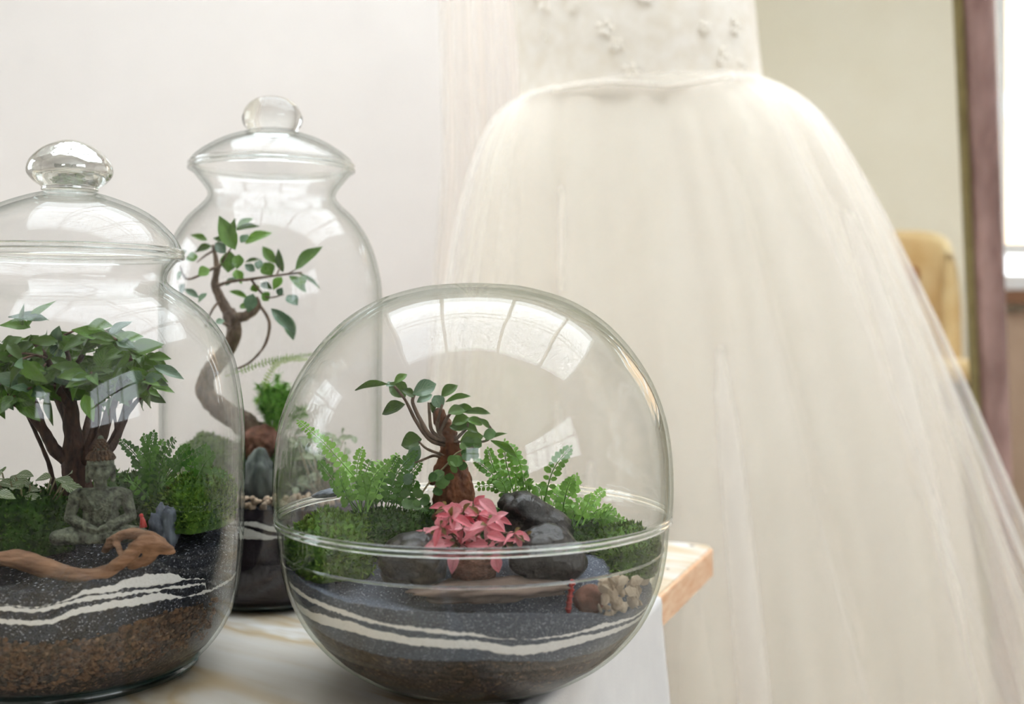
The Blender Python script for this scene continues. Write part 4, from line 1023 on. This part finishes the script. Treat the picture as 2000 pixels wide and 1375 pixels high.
mb.build('trunk', M['bark_grey'], tree2)
m2 = [leaf_mesh('ficus_leaf', M['leaf_mid'], .25, .12, .45), leaf_mesh('ficus_leaf', M['leaf_grey'], .2, .1, .45), leaf_mesh('ficus_leaf', M['leaf_dark'], .25, .15, .45)]
zz = lambda x, y: (320+x/2.865, 160+y/2.865)
random.seed(31)
for bx, by, tx, ty, w_, k in ((400, 940, 308, 748, 95, 0), (405, 830, 492, 755, 55, 0), (405, 830, 535, 795, 45, 2), (455, 905, 602, 832, 75, 0), (345, 895, 275, 868, 40, 2), (245, 888, 150, 850, 42, 2), (270, 918, 168, 945, 55, 2), (192, 978, 120, 988, 62, 0), (255, 1045, 190, 1080, 72, 0),
      (370, 945, 358, 1072, 95, 0), (420, 965, 408, 1045, 65, 0), (400, 1050, 435, 1125, 62, 0), (622, 1015, 548, 915, 62, 2), (560, 1010, 605, 1085, 88, 0), (668, 1065, 632, 935, 52, 2), (738, 1050, 878, 912, 80, 0), (750, 1072, 885, 1150, 24, 2), (700, 1085, 805, 1175, 60, 0), (660, 1090, 610, 1160, 55, 0),
      (510, 1060, 450, 1018, 48, 1), (525, 1050, 540, 990, 48, 1), (540, 1130, 602, 1152, 48, 2), (365, 1172, 478, 1205, 38, 0), (500, 1185, 470, 1290, 75, 1), (550, 1180, 590, 1225, 60, 0), (690, 1195, 748, 1245, 72, 1), (600, 1268, 735, 1400, 66, 1), (690, 1300, 725, 1450, 66, 1), (118, 1130, 85, 1190, 50, 1), (115, 1160, 200, 1205, 42, 1),
      (240, 1180, 190, 1230, 40, 1), (130, 960, 85, 935, 20, 2), (95, 1055, 75, 1110, 24, 0), (320, 1340, 430, 1345, 55, 1), (425, 1250, 470, 1260, 42, 0), (370, 880, 395, 765, 42, 2), (430, 900, 470, 850, 55, 1), (345, 960, 285, 895, 62, 1), (640, 1195, 660, 1150, 42, 1), (500, 1130, 520, 1180, 52, 2), (760, 1090, 790, 1135, 60, 0), (345, 1140, 400, 1090, 42, 1), (290, 1350, 340, 1330, 40, 1), (455, 1010, 540, 985, 26, 2)):
    a = zz(bx, by); b = zz(tx, ty); dz = -0.03+jn(.03)
    leaf(tree2, m2[k], P(*a, D+dz), P(*b, D+dz+jn(.008)), w_/2.865*D/F, (jn(.35), -0.85, .5))
random.seed(6)
# feathery fern
o = thing('asparagus_fern', P(545, 880, 1.15), 'feathery bright green asparagus fern in the tall rear jar', 'fern')
mb = MB(); B = MB()
for i in range(30):
    a = random.uniform(0, 2*PI); tp_ = P(545+56*math.cos(a)*random.random()**.5, 800-58*abs(math.sin(a))*random.random()**.5+jn(25), 1.16+jn(.045)); b_ = P(535+jn(8), 885, 1.15)
    pth = smooth_path([b_, b_.lerp(tp_, .6)+Vector((0, 0, .01)), tp_], 5); mb.tube(pth, .0006, 4)
    for q in pth[4:]:
        for k in range(26):
            dv_ = Vector((jn(1), jn(1), jn(.7))).normalized()*random.uniform(.004, .011); sd = dv_.cross(Vector((jn(1), jn(1), jn(1)))).normalized()*.0005
            B.add([q-sd, q+sd, q+dv_], [(0, 1, 2)])
mb.build('stems', M['fuzz'], o); x = B.build('needles', M['fuzz'], o, False); x['kind'] = 'stuff'
fern('fern_sprig', 'single lime fern frond reaching sideways under the rear bonsai crown', [(P(440, 735, D-.02), P(612, 692, D-.03), Vector((0, 0, .004))), (P(500, 790, D-.01), P(600, 702, D-.02), Vector((-.008, 0, .016)))], M['frond_lime'], .0042, shape='thin', pairs=26)
rock('red_stone', 'reddish-brown stone at the foot of the rear bonsai', P(512, 868, 1.13), (.020, .02, .018), M['stone_red'], 5)
rock('striated_stone', 'upright dark grey striated stone behind the pebble row in the rear jar', P(508, 935, 1.085), (.0165, .012, .026), M['stone_grey'], 9, rough=.25)
moss('moss_mound', 'dark moss mound under the rear bonsai', J2, P(520, 925, 1.17), (.07, .06, .035), M['moss_dark'], 1500, seed=8)
moss('moss_mound', 'rounded moss mound in the rear jar, seen through the left jar wall', J2, P(408, 915, 1.14), (.030, .03, .033), M['moss'], 1500, seed=9)
np2 = thing('nerve_plant', P(630, 960, 1.12), 'pale veined nerve plant in the rear jar, seen through the glass dome', 'plant')
pl2 = leaf_mesh('veined_leaf', M['leaf_pale'], .2, .2, .5, .7); mb = MB()
for i in range(60):
    x = random.uniform(572, 690); y = random.uniform(845, 955); dd = random.uniform(1.08, 1.16); a = random.uniform(0, 2*PI); b_ = inside(J2, P(x, y, dd), .01)
    leaf(np2, pl2, b_, inside(J2, P(x+20*math.cos(a), y+13*math.sin(a), dd-.008), .004), .0075, (jn(.5), -.7, .6))
    if i % 2: mb.tube([P(630+jn(15), 975, 1.12), b_], .0006, 4)
mb.build('stems', M['stem_pale'], np2)
pm = MB().ico((0, 0, 0), 1, 1, None, .3, 1.5, 2); pme = mesh_of('pebble', pm.v, pm.f, M['pebble'])
for i in range(110):                     # row of pebbles round the front wall of the rear jar
    th = -1.0+2.0*((i*.618) % 1.0); r = .097-random.random()*.008; z = .1005+random.random()*.010
    c = Vector((J2.c.x+r*math.sin(th), J2.c.y-r*math.cos(th), TZ+z)); s_ = random.uniform(.0028, .0046)
    o = bpy.data.objects.new('pebble', pme); C.objects.link(o); o.location = c; o.scale = (s_, s_*random.uniform(.7, 1), s_*random.uniform(.6, .9)); o.rotation_euler = (jn(3), jn(3), jn(3))
    tag(o, 'small beige pebble in the row along the front wall of the rear jar', 'pebble', 'pebble row in the rear jar')

# ---- bowl: ginseng ficus
D = 0.863
g = thing('ginseng_ficus', P(888, 985, D), 'ginseng ficus with swollen brown root in the middle of the glass bowl', 'bonsai')
mb = MB(); z6 = lambda x, y: (530+x/2.5, 530+y/2.5)
for q in range(12):
    t = q/11; mb.ico(P(884+4*math.sin(t*3), 992-98*t, D), [.0145, .0158, .0164, .0164, .0158, .0148, .0134, .0118, .0105, .0096, .009, .0088][q], 2)
for q in range(9):
    t = q/8; mb.ico(P(878-16*t+6*math.sin(t*4), 898-88*t, D), .0092-.0035*t, 2)
for a, b in (((880, 985), (850, 1010)), ((895, 985), (918, 1012)), ((868, 900), (846, 940))): mb.cap(P(*a, D-.004), P(*b, D-.008), .0055, .003)
remeshed(mb, 'trunk', M['bark_bulb'], .0009, g, .0013, 160)
mb = MB()
for pts, r0 in (([(850, 850), (770, 820), (700, 720), (655, 630), (600, 560)], .0016), ([(850, 830), (775, 800), (725, 720), (690, 640), (700, 600)], .002), ([(845, 820), (785, 780), (772, 700), (768, 640)], .0016), ([(840, 820), (812, 770), (815, 720), (835, 650)], .0016), ([(820, 790), (850, 730), (880, 690), (930, 690)], .0015), ([(900, 820), (950, 770), (960, 740)], .0014), ([(860, 830), (1040, 830), (1075, 780), (1050, 740), (1000, 710)], .001), ([(850, 900), (790, 880), (750, 860), (720, 830)], .0012), ([(860, 930), (800, 900), (740, 920), (700, 935)], .0012)):
    branch(mb, [P(*z6(x, y), D-.006) for x, y in pts], [r0, r0*.85, r0*.6], 7, .15)
mb.build('stems', M['bark_grey'], g)
gm = [leaf_mesh('ficus_leaf', M['leaf_dark'], .3, .1, .5, .8), leaf_mesh('ficus_leaf', M['leaf_grey'], .2, .1, .55, .7)]
for bx, by, tx, ty, w_, k in ((575, 552, 402, 572, 34, 0), (600, 548, 662, 498, 36, 0), (655, 615, 580, 540, 78, 0), (700, 610, 640, 578, 40, 0), (690, 600, 802, 545, 72, 1), (655, 650, 536, 692, 62, 0), (710, 640, 785, 598, 40, 1), (830, 612, 908, 552, 52, 0), (850, 638, 975, 602, 30, 0), (835, 668, 795, 605, 56, 1), (770, 640, 800, 690, 40, 0),
      (862, 692, 945, 672, 52, 0), (895, 680, 985, 670, 46, 0), (940, 690, 1072, 688, 34, 0), (882, 742, 965, 712, 56, 0), (900, 730, 1012, 782, 48, 0), (950, 725, 1035, 745, 40, 0), (735, 820, 632, 845, 82, 0), (725, 850, 680, 930, 56, 1), (920, 835, 1035, 800, 66, 0), (1070, 825, 1205, 905, 34, 0), (935, 850, 1010, 890, 62, 1), (985, 690, 890, 655, 30, 0), (560, 560, 600, 545, 30, 1), (700, 930, 640, 950, 58, 1), (690, 985, 650, 1040, 50, 1), (1040, 830, 1150, 785, 18, 0), (870, 760, 960, 760, 50, 0), (1010, 720, 1070, 765, 26, 0)):
    a = z6(bx, by); b = z6(tx, ty); dz = -.012+jn(.012); leaf(g, gm[k], P(*a, D+dz), P(*b, D+dz+jn(.006)), w_*1.25/2.5*D/F, (jn(.25), -.8, .6))
rl = leaf_mesh('round_leaf', M['leaf_round'], .1, .08, .5, .5)
cre = thing('creeping_fig', P(862, 975, .845), 'round-leaved creeper climbing over the swollen root in the glass bowl', 'plant')
random.seed(14); mb = MB(); cpts = [(800, 985), (822, 965), (842, 938), (872, 908), (892, 885), (922, 874), (940, 864)]
pth = branch(mb, [P(x, y, .846) for x, y in cpts], [.0008, .0006], 5, 0); mb.build('stem', M['stem_pale'], cre)
for i in range(30):
    q = random.choice(pth)+Vector((jn(.008), jn(.004)-.003, jn(.006))); a = random.uniform(0, 2*PI); L_ = random.uniform(.007, .011)
    leaf(cre, rl, q, q+Vector((math.cos(a)*L_, jn(.003), math.sin(a)*L_*.8)), L_*.95, (jn(.4), -.8, .5))

# ---- bowl: ferns
gb = lambda x, y, d: inside(J3, P(x, y, d), .006)
z8 = lambda x, y: (900+x/3.198, 750+y/3.198); z7 = lambda x, y: (530+x/3.198, 700+y/3.198)
random.seed(9)
def fr(lst, zf, d, bow=.004): return [(gb(*zf(a, b), d+jn(.02)), gb(*zf(c, e), d+jn(.03)), Vector((jn(bow), jn(bow), bow))) for a, b, c, e in lst]
fern('button_fern', 'button fern just right of the swollen root in the glass bowl', fr([(340, 710, 275, 360), (400, 720, 300, 375), (310, 710, 172, 412), (340, 700, 330, 430), (420, 720, 380, 560), (300, 700, 95, 480), (320, 720, 110, 640), (450, 740, 430, 620), (330, 720, 230, 480), (370, 720, 350, 560), (290, 710, 190, 590)], z8, .875), M['frond'], .0062, jar=J3)
fern('button_fern', 'upright button fern standing behind the black stone in the glass bowl', fr([(510, 780, 680, 400), (600, 870, 722, 575), (620, 870, 690, 590), (560, 820, 640, 640), (640, 880, 580, 680), (520, 790, 480, 640)], z8, .87), M['frond'], .0068, jar=J3)
fern('button_fern', 'low button fern by the right wall of the glass bowl', fr([(760, 880, 892, 665), (820, 880, 1015, 850), (720, 890, 810, 690), (700, 890, 760, 720), (780, 880, 850, 720), (850, 880, 960, 790), (800, 880, 930, 770), (690, 890, 660, 760), (900, 870, 990, 830)], z8, .865), M['frond'], .0058, jar=J3)
fern('button_fern', 'arching button fern at the left side of the glass bowl', fr([(570, 800, 172, 395), (560, 960, 565, 570), (560, 960, 620, 640), (600, 950, 790, 600), (540, 940, 300, 650), (520, 960, 430, 700), (560, 960, 470, 650), (600, 960, 680, 640), (580, 950, 740, 640), (600, 960, 560, 720), (530, 950, 380, 780), (640, 960, 640, 760)], z7, .85), M['frond'], .006, jar=J3)
fern('button_fern', 'leafy button fern between the arching fern and the swollen root', fr([(700, 960, 900, 590), (680, 960, 790, 620), (720, 960, 860, 720), (740, 960, 930, 650), (700, 960, 700, 700), (760, 960, 880, 800), (660, 960, 640, 780), (720, 960, 790, 780), (780, 970, 900, 760), (640, 960, 560, 820)], z7, .86), M['frond_dark'], .006, jar=J3)

# ---- bowl: pink nerve plant
pk = [leaf_mesh('pink_leaf', M['leaf_pink'], .25, .3, .42, .9), leaf_mesh('pink_leaf', M['leaf_pink'], .15, .15, .45, .9)]
pk_g = leaf_mesh('young_leaf', M['leaf_olive'], .2, .2, .45, .9)
pink = thing('nerve_plant', P(905, 1075, .80), 'pink nerve plant in the centre front of the glass bowl', 'plant')
random.seed(17); mb = MB(); root = P(908, 1085, .805)
for i, (x, y) in enumerate(((905, 998), (880, 1008), (935, 1003), (860, 1028), (905, 1030), (950, 1025), (840, 1045), (890, 1058), (930, 1055), (965, 1010), (1005, 1040), (900, 1010), (925, 986), (872, 990), (808, 1052), (1028, 1048), (842, 1060), (985, 1055), (955, 1065))):
    dd = .80+jn(.018)+(.015 if y < 1000 else 0); c = P(x, y, dd); mb.tube(smooth_path([root, root.lerp(c, .6)+Vector((0, 0, .004)), c], 4), .0008, 5)
    n = 6 if i < 10 else 5; leaf(pink, pk_g, c, c+Vector((jn(.006), -.006, .004+jn(.003))), .004); leaf(pink, pk_g, c, c+Vector((jn(.008), -.005, -.004+jn(.003))), .004)
    for k in range(n):
        a = 2*PI*k/n+jn(.4); L_ = random.uniform(.011, .018)*(0.7 if x > 980 or x < 830 else 1)
        leaf(pink, pk[k % 2], c, c+Vector((math.cos(a)*L_, -.004+jn(.007), math.sin(a)*L_*.62-.003+jn(.003))), L_*random.uniform(.36, .5), (math.cos(a)*.5+jn(.3), -.75+jn(.4), .65))
for bx, by, tx, ty in ((890, 1072, 880, 1122), (965, 1085, 975, 1118), (935, 975, 975, 1002), (870, 1060, 830, 1062), (950, 1045, 990, 1050)): leaf(pink, pk[0], P(bx, by, .785), P(tx, ty, .782), .0085)
mb.build('stems', M['twig'], pink)

# ---- bowl: stones, moss, chips
rock('black_stone_shape', 'glossy black stone right of the pink plant in the glass bowl', P(1045, 1018, .835), (.030, .018, .0165), M['stone_black'], 4, Matrix.Rotation(math.radians(25), 3, 'Y'), .3)
rock('black_stone_shape', 'large dark stone below the rim of the bowl, under the glossy black stone', P(1068, 1088, .80), (.026, .02, .021), M['stone_black'], 7, None, .25)
rock('black_stone_shape', 'added dark lump for glass reflection and soil below the bowl rim, left of the pink plant', P(808, 1095, .80), (.024, .02, .018), M['stone_black'], 12, None, .25)  # dark shape stands in for the dark reflection in the glass and soil
rock('root_ball', 'fibrous brown root ball under the pink plant', P(926, 1108, .797), (.0165, .013, .0125), M['root_fuzz'], 2, None, .15, 3, 'root')
rock('bark_piece', 'flat grey-brown bark piece lying on the sand in the glass bowl', P(960, 1152, .785), (.052, .02, .0075), M['bark_flat'], 6, Matrix.Rotation(math.radians(-2), 3, 'Y'), .3, 2.2, 'bark')
rock('pale_slate', 'flat pale blue slate at the left of the glass bowl', P(645, 962, .87), (.013, .009, .0035), M['stone_blue'], 15, Matrix.Rotation(math.radians(-12), 3, 'Y'), .2)
rock('brown_pebble', 'rounded brown pebble beside the beige stone chips', P(1152, 1172, .782), (.0115, .009, .0105), M['stone_red'], 18, None, .12)
moss('moss_mound', 'deep green moss mound against the left wall of the glass bowl', J3, P(648, 1088, .83), (.034, .045, .032), M['moss'], 3000, seed=21)
moss('moss_mound', 'low moss mound under the arching fern in the glass bowl', J3, P(745, 1050, .86), (.045, .04, .020), M['moss_dark'], 2200, seed=22)
moss('moss_mound', 'green moss mound against the right wall of the glass bowl', J3, P(1215, 1088, .865), (.034, .05, .024), M['moss'], 2600, seed=23)
moss('moss_mound', 'broad dark moss mound under the swollen root', J3, P(905, 1050, .885), (.075, .05, .024), M['moss_dark'], 2200, seed=24)
moss('moss_mound', 'dark moss mound behind the black stones at the right of the bowl', J3, P(1090, 1060, .885), (.05, .05, .022), M['moss_dark'], 1800, seed=25)
cmes = []
for q in range(4): cm_ = MB(); cm_.ico((0, 0, 0), 1, 1, None, .38, 1.2, 6+q); cmes.append(mesh_of('stone_chip', cm_.v, cm_.f, M['chip'], False))
random.seed(44)
for i in range(110):
    x = random.uniform(1176, 1286); y = random.uniform(1130, 1210); y = max(y, 1132+abs(x-1220)*.10)
    if y > 1206-(x-1200)*.35 and x > 1200: y = 1206-(x-1200)*.35-random.random()*20
    h_ = J3.hit(x, y, .005+random.random()*.012)
    if not h_: continue
    r = J3.rin(h_[1])-.0065-random.random()*.006; c = Vector((J3.c.x+r*math.sin(h_[0]), J3.c.y-r*math.cos(h_[0]), TZ+h_[1])); s_ = random.uniform(.0036, .0068)
    o = bpy.data.objects.new('stone_chip', cmes[i % 4]); C.objects.link(o); o.location = c; o.scale = (s_, s_*.75, s_*random.uniform(.25, .5)); o.rotation_euler = (jn(3), jn(3), jn(3))
    tag(o, 'beige angular stone chip in the heap at the right of the glass bowl', 'stone chip', 'stone chips in the glass bowl')
o = thing('red_ornament', P(1113, 1196, .778), 'tiny red post by the brown pebble in the glass bowl', 'ornament')
mb = MB(); mb.tube([P(1110, 1196, .778), P(1113, 1165, .778), P(1118, 1132, .778)], [.002, .0018, .0014], 8); mb.build('post', M['red'], o)
for t in range(5): mb = MB(); q = P(1110+t*1.8, 1190-t*12, .778); mb.tube([q, q+Vector((0, 0, .0012))], .0024, 8); mb.build('band', M['red'], o)
